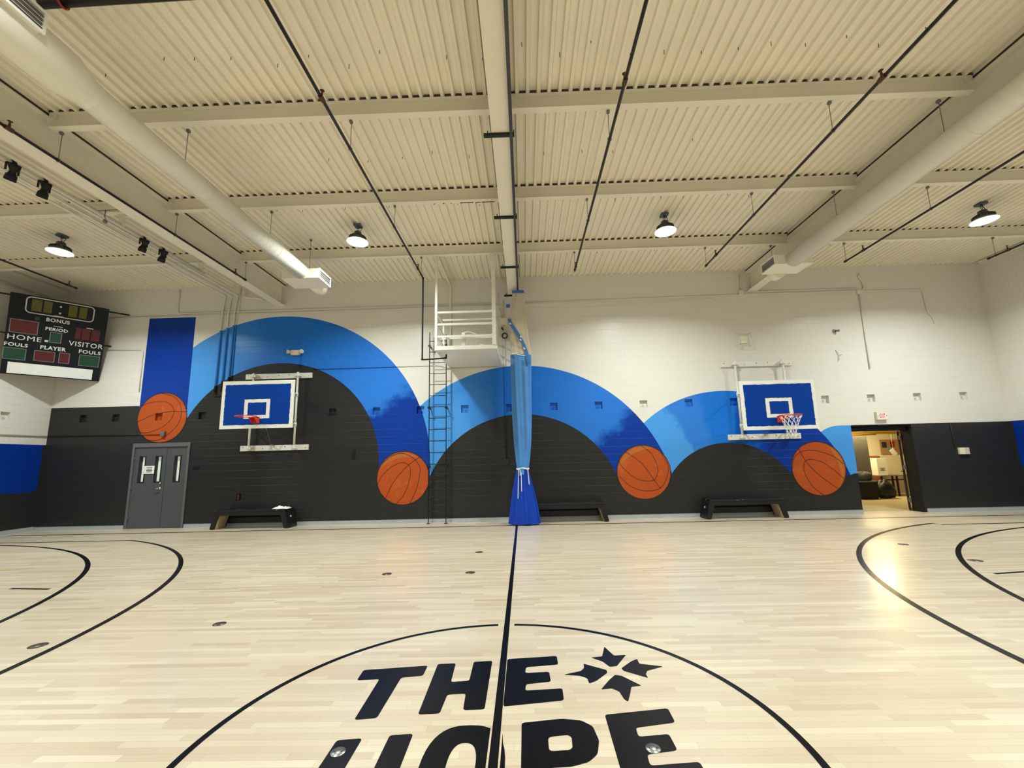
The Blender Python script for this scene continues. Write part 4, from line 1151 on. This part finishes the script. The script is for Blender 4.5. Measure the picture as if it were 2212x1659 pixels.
q = MB(); q.tube([(-0.06+0.155*math.cos(a), CYc+0.062*math.sin(a), 6.0) for a in [2*PI*i/24 for i in range(24)]], 0.012, 6, closed=True); q.box((-0.225, CYc-0.064, 5.965), (0.09, CYc-0.058, 6.045)); q.box((-0.39, CYc-0.03, 5.60), (-0.29, CYc+0.03, 5.68)); obj('header_band', q, M['tape_blue'], t)
q = MB()
q.tube([(-0.06+0.146*math.cos(a), CYc+0.092*math.sin(a), 1.36+0.012*math.sin(3*a)) for a in [2*PI*i/24 for i in range(24)]], 0.020, 7, closed=True)
for sx, dz, lean in ((-0.165, 0.72, -0.03), (0.06, 0.38, 0.03), (-0.10, 0.55, 0.0), (-0.13, 0.16, 0)):
    q.tube(catmull([(sx, CYc-0.10, 1.36), (sx+lean*0.4, CYc-0.125, 1.36-dz*0.4), (sx+lean, CYc-0.165, 1.36-dz)]), 0.009, 6)
obj('tie_strap', q, M['net'], t)
q = MB(); q.box((-0.13, CYc-0.118, 1.22), (-0.03, CYc-0.108, 1.37)); obj('tie_patch', q, M['vinyl_light'], t)
# loose flap of mesh with webbing edge
yf = CYc-0.11
q = MB()
fl_pts = [(-0.075, 6.0, 0.05), (-0.15, 5.72, 0.03), (-0.30, 5.22, 0.0), (-0.26, 5.10, 0.0), (-0.12, 4.88, -0.02), (-0.02, 4.70, -0.02), (0.05, 4.52, -0.02), (0.10, 4.38, -0.01), (0.10, 4.60, 0.0), (0.07, 5.0, 0.02), (0.03, 5.5, 0.04)]
vs = [(a, yf+c, b) for a, b, c in fl_pts]; n = len(vs)
q.add(vs+[(a, b+0.004, c) for a, b, c in vs], [list(range(n)), [n+i for i in range(n)][::-1]]+[[i, n+i, n+(i+1) % n, (i+1) % n] for i in range(n)])
obj('loose_flap', q, M['beige_mesh'], t)
q = MB(); ed = catmull([(-0.315, 5.24), (-0.27, 5.09), (-0.14, 4.88), (-0.03, 4.68), (0.06, 4.48), (0.13, 4.22), (0.165, 4.0)], 6)
L_ = ribbon(ed, 0.085, lambda a, b, d: (a, yf-0.03-d, b)); obj('webbing_edge', L_, M['tape_blue'], t)
q = MB()
for a, b in ((-0.285, 5.10), (-0.02, 4.74), (-0.03, 4.66), (0.06, 4.42)): q.obox((a, yf-0.036, b), (0.012, 0, 0.012), (0, 0.002, 0), (-0.018, 0, 0.02))
obj('strap_glint', q, M['paper'], t)
q = ribbon([(-0.255, 4.305), (-0.13, 4.31), (-0.12, 4.27), (0.18, 4.22)], 0.02, lambda a, b, d: (a, CYc-0.128-d, b)); obj('seam_tape', q, M['net'], t)

# ================================================================ BENCHES
def bench(xl, label):
    xc = xl+1.02; y0, y1 = 10.93, 11.37
    t = thing('bench', (xc, (y0+y1)/2, 0), label, 'bench', 'black benches along the far wall')
    H = 0.475
    o = rounded([(-1.02, 0), (-0.90, H), (0.90, H), (1.02, 0), (0.90, 0), (0.80, H-0.135), (-0.80, H-0.135), (-0.90, 0)], 0.05, 4)
    q = MB(); q.prism(o, lambda a, b, d: (xc+a, d, b), y0, y0+0.03); q.prism(o, lambda a, b, d: (xc+a, d, b), y1-0.03, y1-0.001)
    obj('side_frame', q, M['black'], t)
    q = MB(); n = 20
    # softly sagging worn top
    vs = []; 
    for i in range(n+1):
        xx = -0.90+1.8*i/n
        for j, yy in enumerate((y0-0.012, y0+0.06, (y0+y1)/2, y1-0.06, y1+0.005)):
            vs.append((xc+xx, yy, H+0.004+0.006*math.sin(i*1.9+j)*(0 if j in (0, 4) else 1)))
    fs = [[i*5+j, (i+1)*5+j, (i+1)*5+j+1, i*5+j+1] for i in range(n) for j in range(4)]
    b = len(vs); q.add(vs, fs, smooth=True); q.box((xc-0.90, y0-0.012, H-0.03), (xc+0.90, y1+0.005, H+0.003))
    obj('seat', q, M['benchtop'], t)
    for s_ in (-1, 1):
        q = MB(); q.prism([(0.895*s_, H-0.03), (1.015*s_, 0.0), (0.905*s_, 0.0), (0.805*s_, H-0.135)], lambda a, b, d: (xc+a, d, b), y0+0.03, y1-0.03)
        lp = obj('leg', q, M['black'], t)
        q = MB(); q.prism([(0.807*s_, H-0.14), (0.904*s_, 0.004), (0.899*s_, 0.004), (0.802*s_, H-0.14)], lambda a, b, d: (xc+a, d, b), y0+0.032, y1-0.034)
        obj('bare_inner_face', q, M['plywood'], lp, label='bare plywood face')
        q = MB(); q.lathe([(0.0, 0), (0.028, 0), (0.028, 0.006), (0.0, 0.006)], (0, 0, 0), 14)
        q2 = MB(); base = Vector((xc+0.962*s_, (y0+y1)/2-0.03, 0.28))
        nx_ = Vector((0.475*s_, 0, 0.12)).normalized(); ty = Vector((0, 1, 0)); tz = nx_.cross(ty)
        q2.add([base+ty*v.x+tz*v.y+nx_*(v.z) for v in q.v], q.f)
        obj('leg_sticker', q2, M['cream_plastic'], lp)
    q = MB(); q.box((xc-0.80, y1-0.06, 0.10), (xc+0.80, y1-0.034, 0.245)); obj('stretcher', q, M['black'], t)
    return t
bench(-8.10, 'black bench below the left hoop with a white towel on its right end')
bench(0.035, 'black bench partly hidden behind the gathered divider curtain')
bench(4.49, 'black bench below the right hoop with a pale dot on its left end')
random.seed(11)
mb = MB(); nx_, ny_ = 26, 12; vs = []
for j in range(ny_+1):
    for i in range(nx_+1):
        u, v = i/nx_, j/ny_
        ex = math.sin(PI*u)**0.5*math.sin(PI*v)**0.5
        hgt = ex*(0.035+0.028*math.sin(9*u+3*v)*math.sin(5*v+1)+0.018*math.sin(21*u-7*v))
        xx = -6.53+0.40*u; drop = max(0.0, (xx+6.19))*1.2
        vs.append((xx+0.01*math.sin(7*v), 10.95+0.24*v+0.015*math.sin(11*u), 0.487+max(0.0, hgt)-drop*0.0-(0.09*drop)))
for j in range(ny_):
    for i in range(nx_): pass
mb.add(vs, [[j*(nx_+1)+i, j*(nx_+1)+i+1, (j+1)*(nx_+1)+i+1, (j+1)*(nx_+1)+i] for j in range(ny_) for i in range(nx_)], smooth=True)
tag(obj('towel', mb, M['cloth']), 'crumpled white towel on the right end of the left bench', 'towel')

# ================================================================ SCOREBOARD across the left corner
SC = Vector((-12.287, 10.482, 5.010)); SU = Vector((0.655, 0.756, 0)).normalized(); SN = Vector((0.712, -0.617, -0.334)).normalized(); SV = SN.cross(SU).normalized()
if SV.z < 0: SV = -SV
t = thing('scoreboard', tuple(SC-SV*0.98), 'black scoreboard hung across the left corner with blank white sign along its bottom', 'scoreboard')
S = lambda a, b, d=0.0: SC+SU*a+SV*b+SN*d
def sbox(mb, a0, b0, a1, b1, d0, d1): return mb.obox(S((a0+a1)/2, (b0+b1)/2, (d0+d1)/2), SU*(a1-a0)/2, SV*(b1-b0)/2, SN*(d1-d0)/2)
W2, H2 = 0.886, 1.0
q = MB(); sbox(q, -W2, -1.03, W2, 1.03, -0.17, 0.0); cab = obj('cabinet', q, M['scoreblack'], t)
q = MB()
def rrect(a0, b0, a1, b1, r, n=6):
    out = []
    for cx_, cy_, s0 in ((a1-r, b1-r, 0), (a0+r, b1-r, 90), (a0+r, b0+r, 180), (a1-r, b0+r, 270)):
        for i in range(n+1):
            a = math.radians(s0+90*i/n); out.append((cx_+r*math.cos(a), cy_+r*math.sin(a)))
    return out
q.tube([S(a, b, 0.008) for a, b in rrect(-0.61, 0.60, 0.60, 1.0, 0.085)], 0.013, 6, closed=True); obj('clock_border', q, M['letter'], t)
def digit(a0, b0, a1, b1, mat, frame=False):
    q = MB(); sbox(q, a0, b0, a1, b1, 0.001, 0.004); d = obj('digit_window', q, M[mat], t)
    if frame:
        q = MB(); e = 0.014
        for r in ((a0-e, b0-e, a1+e, b0), (a0-e, b1, a1+e, b1+e), (a0-e, b0, a0, b1), (a1, b0, a1+e, b1)): sbox(q, *r, 0.001, 0.004)
        obj('window_edge', q, M['greymetal'], d)
    return d
for a0, a1, lt in ((-0.52, -0.345, 'led_yellow'), (-0.315, -0.168, 'led_yellow'), (0.128, 0.284, 'led_yellow'), (0.325, 0.468, 'led_yellow')): digit(a0, 0.655, a1, 0.955, lt)
digit(-0.822, 0.055, -0.370, 0.375, 'led_red', True); digit(0.31, 0.085, 0.43-0.02, 0.395, 'led_red'); digit(0.43, 0.085, 0.585, 0.395, 'led_red'); digit(0.61, 0.085, 0.775, 0.395, 'led_red')
digit(-0.435, 0.44, -0.355, 0.51, 'led_green'); digit(-0.13, -0.085, 0.06, 0.168, 'led_green', True)
digit(-0.872, -0.635, -0.515, -0.36, 'led_green', True); digit(-0.355, -0.612, -0.015, -0.358, 'led_red', True); digit(0.083, -0.607, 0.255, -0.347, 'led_red', True); digit(0.458, -0.62, 0.83, -0.34, 'led_green', True)
q = MB()
for z0 in (0.87, 0.70): q.lathe([(0, 0), (0.022, 0), (0.022, 0.004), (0, 0.004)], (0, 0, 0), 12)
q2 = MB(); h_ = len(q.v)//2
q2.add([S(-0.02+v.x, (0.87 if i < h_ else 0.70)+v.y, 0.001+v.z) for i, v in enumerate(q.v)], q.f); obj('clock_colon', q2, M['letter'], t)
q = MB(); sbox(q, -0.11, 0.475+0.13, 0.05, 0.615+0.01, 0.002, 0.004); sbox(q, -0.10, 0.335, 0.06, 0.347, 0.002, 0.004); sbox(q, 0.50, 0.405, 0.63, 0.425, 0.002, 0.006); sbox(q, -0.22, -0.10, -0.16, -0.05, 0.002, 0.004); obj('small_marking', q, M['letter'], t)
ST = lambda cx_, cy_: (lambda x, y, d: S(cx_+x, cy_+y, 0.002+d))
for s_, c_, cy_, w_, h_, bo in (('BONUS', -0.03, 0.49, 0.42, 0.095, .0025), ('PERIOD', -0.033, 0.256, 0.40, 0.085, .0025), ('HOME', -0.558, -0.065, 0.57, 0.125, 0), ('VISITOR', 0.54, -0.046, 0.66, 0.130, .001), ('FOULS', -0.683, -0.26, 0.39, 0.090, .0025), ('PLAYER', -0.048, -0.247, 0.46, 0.100, .003), ('FOULS', 0.635, -0.237, 0.425, 0.100, .0025)):
    obj('lettering', text_mb(s_, h_, ST(c_, cy_), w_, 0.002, bo, 1.1), M['letter'], t)
q = MB(); sbox(q, -0.78, -1.0, 0.743, -0.715, 0.001, 0.012); obj('sign_panel', q, M['paper'], t)
for b_ in (0.95, -0.02):
    q = MB()
    def endw(sgn):
        p = S(0, b_, -0.20); d = SU*sgn
        tt = (WY-0.01-p.y)/d.y if sgn > 0 else (XL+0.01-p.x)/d.x
        return p+d*tt
    q.tube([endw(-1), endw(1)], 0.022, 8); obj('mounting_rail', q, M['black_pipe'], t)
q = MB()
for a_ in (-0.6, 0.6): q.obox(S(a_, 0.45, -0.185), SU*0.025, SV*0.55, SN*0.018)
obj('mounting_bar', q, M['black_pipe'], t)

# ================================================================ CONDUITS, BOXES AND SMALL WALL THINGS
yw = WY-0.022
def conduit(pts, r, mat, label, grp=None, name='conduit', cat='conduit', seg=8):
    q = MB(); q.tube(pts, r, seg)
    return tag(obj(name, q, mat), label, cat, grp)
def bend(pts, r=0.09, n=5):
    out = [Vector(pts[0])]
    for i in range(1, len(pts)-1):
        a, b, c = Vector(pts[i-1]), Vector(pts[i]), Vector(pts[i+1])
        rr = min(r, (a-b).length*0.45, (c-b).length*0.45)
        p = b+(a-b).normalized()*rr; q = b+(c-b).normalized()*rr
        for k in range(n+1):
            t_ = k/n; out.append((1-t_)**2*p+2*t_*(1-t_)*b+t_*t_*q)
    out.append(Vector(pts[-1])); return out
g = 'painted conduits running under the left roof and down the wall'
for k_, (x_, zb_) in enumerate(((-8.60, 3.60), (-8.42, 3.65), (-8.24, 3.65))):
    conduit(bend([(x_+0.07, YR+0.1, 6.455), (x_+0.07, WY-0.04, 6.455), (x_+0.02, WY-0.04, 6.0), (x_, WY-0.04, zb_)], 0.06), 0.024, M['mural_pipe'], ('leftmost', 'middle', 'rightmost')[k_]+' of three conduits dropping down the wall above the left hoop', g)
conduit(bend([(-8.1, yw, 6.70), (-8.1, yw, 6.2), (-8.17, yw, 5.6), (-8.17, yw, 3.7)], 0.05), 0.013, M['mural_pipe'], 'thin fourth conduit just right of the three thick wall conduits')
conduit([(-8.62, yw, 3.53), (-8.45, yw, 3.53)], 0.012, M['mural_pipe'], 'short conduit stub beside the top left corner of the left backboard')
conduit(bend([(-9.90, yw, 6.70), (-9.90, yw, 5.975), (-0.70, yw, 5.985)]), 0.014, M['mural_pipe'], 'upper of two cream conduits running high along the far wall left of the curtain')
conduit(bend([(-11.9, yw, 5.91), (-3.6, yw, 5.90), (-2.6, yw, 5.93), (-0.55, yw, 5.94)]), 0.012, M['mural_pipe'], 'lower of two cream conduits running high along the far wall left of the curtain')
conduit(bend([(0.10, yw, 5.975), (6.2, yw, 6.02), (9.35, yw, 6.025), (11.20, yw, 6.0), (11.23, yw, 5.35), (11.36, yw, 5.18), (11.37, yw, 5.02)]), 0.013, M['mural_pipe'], 'long cream conduit along the far wall right of the curtain, bending down near the corner')
conduit([(6.20, yw, 6.10), (9.40, yw, 6.095)], 0.013, M['mural_pipe'], 'short cream conduit parallel above the long one near the right duct')
conduit(bend([(9.55, yw, 6.52), (9.50, yw, 6.45), (9.60, yw, 6.30), (9.62, yw, 6.08), (9.45, yw, 5.98)], 0.06), 0.022, M['mural_pipe'], 'S shaped cream conduit offset above the junction on the right wall part')
conduit(bend([(9.455, yw, 5.98), (9.43, yw, 3.80)]), 0.016, M['mural_pipe'], 'long straight cream conduit dropping down the wall between right hoop and exit sign')
q = MB(); q.box((9.40, WY-0.05, 5.92), (9.53, WY-0.001, 6.05)); tag(obj('junction_box', q, M['mural_pipe']), 'small cream junction box at the top of the long straight conduit', 'junction box')
conduit([(6.22, yw, 6.62), (6.20, yw, 6.08)], 0.014, M['mural_pipe'], 'short cream conduit rising beside the end of the right girder')
q = MB(); q.box((6.14, WY-0.05, 6.02), (6.27, WY-0.001, 6.14)); tag(obj('junction_box', q, M['mural_pipe']), 'small cream junction box below the end of the right girder', 'junction box')
conduit(bend([(-11.85, yw, 4.95), (-10.86, yw, 4.93), (-10.79, yw, 4.85), (-10.775, yw, 3.72)], 0.05), 0.012, M['mural_pipe'], 'thin cream conduit beside the left edge of the royal blue stripe')
conduit([(XL+0.022, -2.0, 2.51), (XL+0.022, WY-0.03, 2.52)], 0.017, M['cream'], 'thin cream conduit along the left side wall above the blue panel')
conduit([(XL+0.045, yw, 2.535), (-9.97, yw, 2.51)], 0.017, M['mural_pipe'], 'dark painted conduit running low along the wall to the first painted basketball')
q = MB(); q.box((-10.0, WY-0.07, 2.45), (-9.89, WY-0.001, 2.58)); tag(obj('door_detector', q, M['greymetal']), 'small grey box on the painted basketball over the double door', 'box')
conduit(bend([(-5.85, yw, 4.22), (-2.6, yw, 4.235), (-2.35, yw, 4.235), (-1.95, yw, 4.11), (-0.55, yw, 4.14)], 0.12), 0.011, M['mural_pipe'], 'thin conduit running from the largest arch behind the ladder under the platform')
conduit(bend([(-0.49, yw, 6.05), (-0.49, yw, 1.60)]), 0.016, M['mural_pipe'], 'long straight conduit dropping down the wall just left of the curtain')
q = MB(); q.box((-0.55, WY-0.06, 1.47), (-0.44, WY-0.001, 1.62)); tag(obj('switch_box', q, M['mural_pipe']), 'dark painted key switch box at the foot of the conduit left of the curtain', 'switch')
conduit(bend([(-0.64, yw, 6.3), (-0.64, yw, 5.85), (-0.57, yw, 5.7), (-0.57, yw, 5.5)], 0.08), 0.014, M['mural_pipe'], 'bent cream conduit entering the grey box left of the curtain top')
q = MB(); q.box((-0.60, WY-0.09, 5.33), (-0.40, WY-0.001, 5.53)); tag(obj('control_box', q, M['cream']), 'cream control box on the wall left of the curtain top', 'box')
t = thing('wall_horn', (-0.47, WY-0.1, 5.0), 'small round grey horn on the wall below the control box', 'horn')
q = MB(); q.lathe([(0.035, 0.0), (0.045, -0.06), (0.085, -0.11), (0.09, -0.12), (0.07, -0.118), (0.03, -0.07), (0, -0.07)], (-0.47, WY-0.002, 5.0), 20, 'y'); obj('horn_body', q, M['trackgrey'], t)
q = MB(); q.lathe([(0.0, -0.122), (0.045, -0.12), (0.05, -0.10), (0.0, -0.10)], (-0.47, WY-0.002, 5.0), 16, 'y'); obj('horn_cone', q, M['cream_plastic'], t)
q = MB(); q.tube([(-0.52, WY-0.03, 5.20), (-0.56, WY-0.05, 5.27)], 0.02, 8); obj('cable_plug', q, M['black_matte'], t)
# wire strung across the wall
conduit(catmull([(-6.3, WY-0.012, 5.70), (-5.0, WY-0.012, 5.40), (-3.9, WY-0.012, 5.42), (-2.75, WY-0.012, 5.62)]), 0.004, M['mural_pipe'], 'loose thin cable sagging across the wall left of the ladder', None, 'cable', 'cable', 5)
conduit(catmull([(0.2, WY-0.012, 5.85), (1.6, WY-0.012, 5.80), (3.4, WY-0.012, 5.86), (5.4, WY-0.012, 5.95)]), 0.004, M['mural_pipe'], 'thin cable sagging under the conduit right of the curtain', None, 'cable', 'cable', 5)
# emergency light
t = thing('emergency_light', (-6.38, WY-0.05, 4.66), 'cream emergency light with two heads on the blue arch above the left hoop', 'emergency light')
q = MB(); q.box((-6.50, WY-0.075, 4.635), (-6.25, WY-0.001, 4.775)); obj('case', q, M['cream_plastic'], t)
for s_, xx in ((-1, -6.545), (1, -6.195)):
    q = MB(); q.tube([(xx-s_*0.04, WY-0.07, 4.72), (xx+s_*0.035, WY-0.13, 4.72)], [0.035, 0.062], 14); obj('lamp_head', q, M['cream_plastic'], t)
q = MB(); q.tube([(-6.25, yw, 4.635), (-6.25, yw, 4.24)], 0.011, 8); obj('supply_pipe', q, M['mural_pipe'], t)
# exit sign
t = thing('exit_sign', (9.52, WY-0.04, 2.42), 'red and white exit sign on the wall above the open doorway', 'exit sign')
EY = WY-0.075
q = MB(); q.box((9.375, EY, 2.405), (9.665, WY-0.001, 2.615)); obj('case', q, M['cream_plastic'], t)
q = MB(); q.box((9.39, EY-0.004, 2.42), (9.65, EY, 2.60)); obj('face', q, M['exit_face'], t)
obj('lettering', text_mb('EXIT', 0.115, lambda x, y, d: (9.52+x, EY-0.006-d, 2.51+y), 0.150, 0.001, 0.001), M['exit_red'], t)
q = MB()
for s_ in (-1, 1): q.add([(9.52+s_*0.100, EY-0.006, 2.535), (9.52+s_*0.100, EY-0.006, 2.485), (9.52+s_*0.122, EY-0.006, 2.51)], [[0, 1, 2] if s_ > 0 else [2, 1, 0]])
obj('arrow', q, M['exit_red'], t)
# cage with a speaker above the right hoop
t = thing('speaker_cage', (6.11, WY-0.1, 4.52), 'cream box with a wire guard on the wall above the right hoop', 'speaker')
q = MB(); q.box((5.99, WY-0.10, 4.60), (6.20, WY-0.001, 4.80)); obj('case', q, M['cream'], t)
q = MB()
for z_ in (4.53, 4.87): q.tube([(5.93, WY-0.004, z_), (5.93, WY-0.16, z_), (6.28, WY-0.16, z_), (6.28, WY-0.004, z_)], 0.009, 6)
for x_ in (5.93, 6.28, 6.22): q.tube([(x_, WY-0.16, 4.53), (x_, WY-0.16, 4.87)], 0.008, 6)
q.tube([(5.93, WY-0.16, 4.70), (6.28, WY-0.16, 4.70)], 0.007, 6)
obj('wire_guard', q, M['whitesteel'], t)
# small camera and broken bracket
q = MB(); q.box((8.60, WY-0.03, 4.84), (8.66, WY-0.001, 4.93)); q.tube([(8.64, WY-0.03, 4.885), (8.70, WY-0.11, 4.87)], [0.02, 0.032], 12)
tag(obj('wall_camera', q, M['greymetal']), 'tiny dark camera on the cream wall right of the right hoop', 'camera')
q = MB(); q.tube([(8.60, WY-0.01, 4.35), (8.66, WY-0.03, 4.20), (8.63, WY-0.03, 4.05)], 0.009, 6); q.tube([(8.66, WY-0.03, 4.20), (8.76, WY-0.01, 4.22)], 0.007, 6)
tag(obj('wire_bracket', q, M['cream_plastic']), 'bent Y shaped wire bracket on the wall below the tiny camera', 'bracket')
# cream box by the right corner
t = thing('emergency_light', (11.51, WY-0.06, 1.45), 'cream two-sided box light on the dark wall near the right corner', 'emergency light')
q = MB(); q.prism([(-0.125, 0.0), (-0.125, -0.045), (-0.03, -0.085), (0.125, -0.05), (0.125, 0.0)], lambda a, b, d: (11.51+a, WY-0.001+b, d), 1.455, 1.625); obj('case', q, M['cream_plastic'], t)
q = MB(); q.tube([(11.30, yw+0.01, 2.28), (11.31, yw+0.01, 1.60)], 0.010, 8); obj('supply_pipe', q, M['mural_pipe'], t)
# vent grille, plate by the door, recessed outlet
t = thing('wall_plate', (-4.66, WY, 1.72), 'small dark slotted plate on the grey wall between left hoop and second basketball', 'vent')
q = MB(); q.box((-4.71, WY-0.02, 1.72), (-4.60, WY-0.001, 1.745)); q.box((-4.62, WY-0.02, 1.745), (-4.60, WY-0.001, 2.0))
for k_ in range(5): q.box((-4.695, WY-0.012, 1.765+k_*0.038), (-4.635, WY-0.001, 1.783+k_*0.038))
obj('plate', q, M['black'], t)
q = MB(); q.box((-9.05, WY-0.012, 1.53), (-8.98, WY-0.001, 1.60)); q.box((-8.955, WY-0.012, 1.53), (-8.885, WY-0.001, 1.60))
tag(obj('switch_plate', q, M['black']), 'pair of dark switch plates right of the grey double door', 'switch')
q = MB(); q.box((-7.775, WY+0.02, 0.69), (-7.73, WY+0.09, 0.85)); tag(obj('outlet', q, M['rust']), 'recessed outlet low in the grey wall above the left bench', 'outlet')
# pipes hooked near the left and right girders by the wall
conduit(bend([(-7.95, WY-0.03, 6.62), (-7.95, WY-0.06, 6.45), (-7.9, WY-0.12, 6.36), (-7.42, WY-0.12, 6.30), (-7.36, WY-0.12, 6.22)], 0.06), 0.022, M['cream'], 'bent cream pipe under the end of the left girder')
conduit(bend([(6.98, WY-0.04, 6.70), (6.98, WY-0.06, 6.42), (6.85, WY-0.2, 6.34), (6.52+0.2, WY-0.9, 6.26), (6.60, WY-1.0, 6.22)], 0.06), 0.020, M['greymetal'], 'bent dark pipe under the end of the right girder')
conduit([(-13.17, YR+0.1, 6.44), (-13.17, WY-0.05, 6.38)], 0.03, M['cream'], 'cream pipe running high along the left side wall', None, 'wall_pipe', 'pipe', 10)

# lighting bar and its four stage spotlights in the far left bay
t = thing('lighting_bar', (-7.75, 5, 6.27), 'cream steel pipe carrying the four black spotlights', 'pipe')
q = MB(); q.tube([(-7.75, YR+0.2, 6.28), (-7.75, 9.55, 6.28)], 0.036, 12); obj('pipe', q, M['cream'], t)
for yy in (4.4, 7.42, 9.45):
    q = MB(); q.box((-7.79, yy-0.03, 6.28), (-7.71, yy+0.03, 6.51)); q.box((-7.84, yy-0.02, 6.47), (-6.9, yy+0.02, 6.505)); obj('hanger', q, M['cream'], t)
q = MB(); q.tube([(-7.60, 6.95, 6.31), (-7.60, 6.95, 6.18), (-7.57, 6.95, 6.14)], 0.008, 6); q.lathe([(0, -0.05), (0.03, -0.04), (0.035, 0.0), (0.02, 0.02), (0, 0.02)], (-7.58, 6.95, 6.10), 12); q.tube([(-7.75, 6.95, 6.31), (-7.05, 6.95, 6.32)], 0.008, 6); obj('cable_hook', q, M['greymetal'], t)
def spot(y, label):
    t = thing('spotlight', (-7.72, y, 5.95), label, 'spotlight', 'four black stage spotlights in the far left bay')
    c = Vector((-7.72, y, 6.12)); d = Vector((-0.35, 0.12, -0.93)).normalized()
    K = 0.78
    prof = [(0.075, -0.17), (0.085, -0.165), (0.085, -0.10), (0.050, -0.03), (0.055, 0.02), (0.082, 0.06), (0.088, 0.16), (0.075, 0.17)]
    prof = [(a*K, b*K) for a, b in prof]
    q = MB(); q.tube([c+d*h for r_, h in prof], [r_ for r_, h in prof], 18); obj('can', q, M['black_matte'], t)
    q = MB(); q.box((-7.75, y-0.085, 6.12), (-7.715, y-0.078, 6.245)); q.box((-7.75, y+0.078, 6.12), (-7.715, y+0.085, 6.245)); q.box((-7.75, y-0.085, 6.232), (-7.715, y+0.085, 6.245)); q.tube([(-7.75, y-0.03, 6.28), (-7.75, y+0.03, 6.28)], 0.047, 10); obj('yoke', q, M['black_matte'], t)
for yy, lb in ((5.65, 'black spotlight first from the left on the cream bar'), (6.08, 'black spotlight second from the left on the cream bar'), (7.89, 'black spotlight third from the left on the cream bar'), (8.35, 'black spotlight nearest the left girder, last of the four on the bar')): spot(yy, lb)

# ================================================================ FLOOR SOCKET PLATES
def disc(x, y, r, mat, label, grp):
    q = MB(); q.lathe([(0, 0.0005), (r, 0.0005), (r*0.985, 0.003), (0, 0.003)], (x, y, 0), 28)
    o = obj('floor_plate', q, M[mat]); tag(o, label, 'floor plate', grp)
    q = MB()
    for s_ in (-1, 1): q.lathe([(0, 0.003), (r*0.1, 0.003), (r*0.1, 0.0045), (0, 0.0045)], (x+s_*r*0.5, y, 0), 10)
    obj('plate_screw', q, M['ink'], o)
g = 'round brown floor plates'
disc(-3.199, 4.579, 0.062, 'disc_dark', 'brown floor plate between the centre circle and the long curved line on the left', g)
disc(-4.575, 4.117, 0.070, 'disc_dark', 'brown floor plate at the far left, close to the long curved line', g)
disc(-2.051, 6.397, 0.070, 'disc_dark', 'brown floor plate left of a pair, further from the centre line', g)
disc(-0.834, 6.388, 0.070, 'disc_dark', 'brown floor plate right of a pair, beside the centre line', g)
disc(-0.850, 7.722, 0.070, 'disc_dark', 'brown floor plate nearest the curtain beside the centre line', g)
disc(6.48, 6.533, 0.085, 'disc_dark', 'brown floor plate inside the inner curved line on the right', g)
disc(6.466, 7.692, 0.075, 'disc_dark', 'brown floor plate in the bright reflection in front of the open doorway', g)
disc(-1.101, 2.634, 0.042, 'disc_steel', 'round steel plate set in the H of the lower logo word', 'steel plates in the logo')
disc(0.672, 2.637, 0.042, 'disc_steel', 'round steel plate set in the E of the lower logo word', 'steel plates in the logo')

for o in bpy.data.objects:
    if '_o' in o: del o['_o']
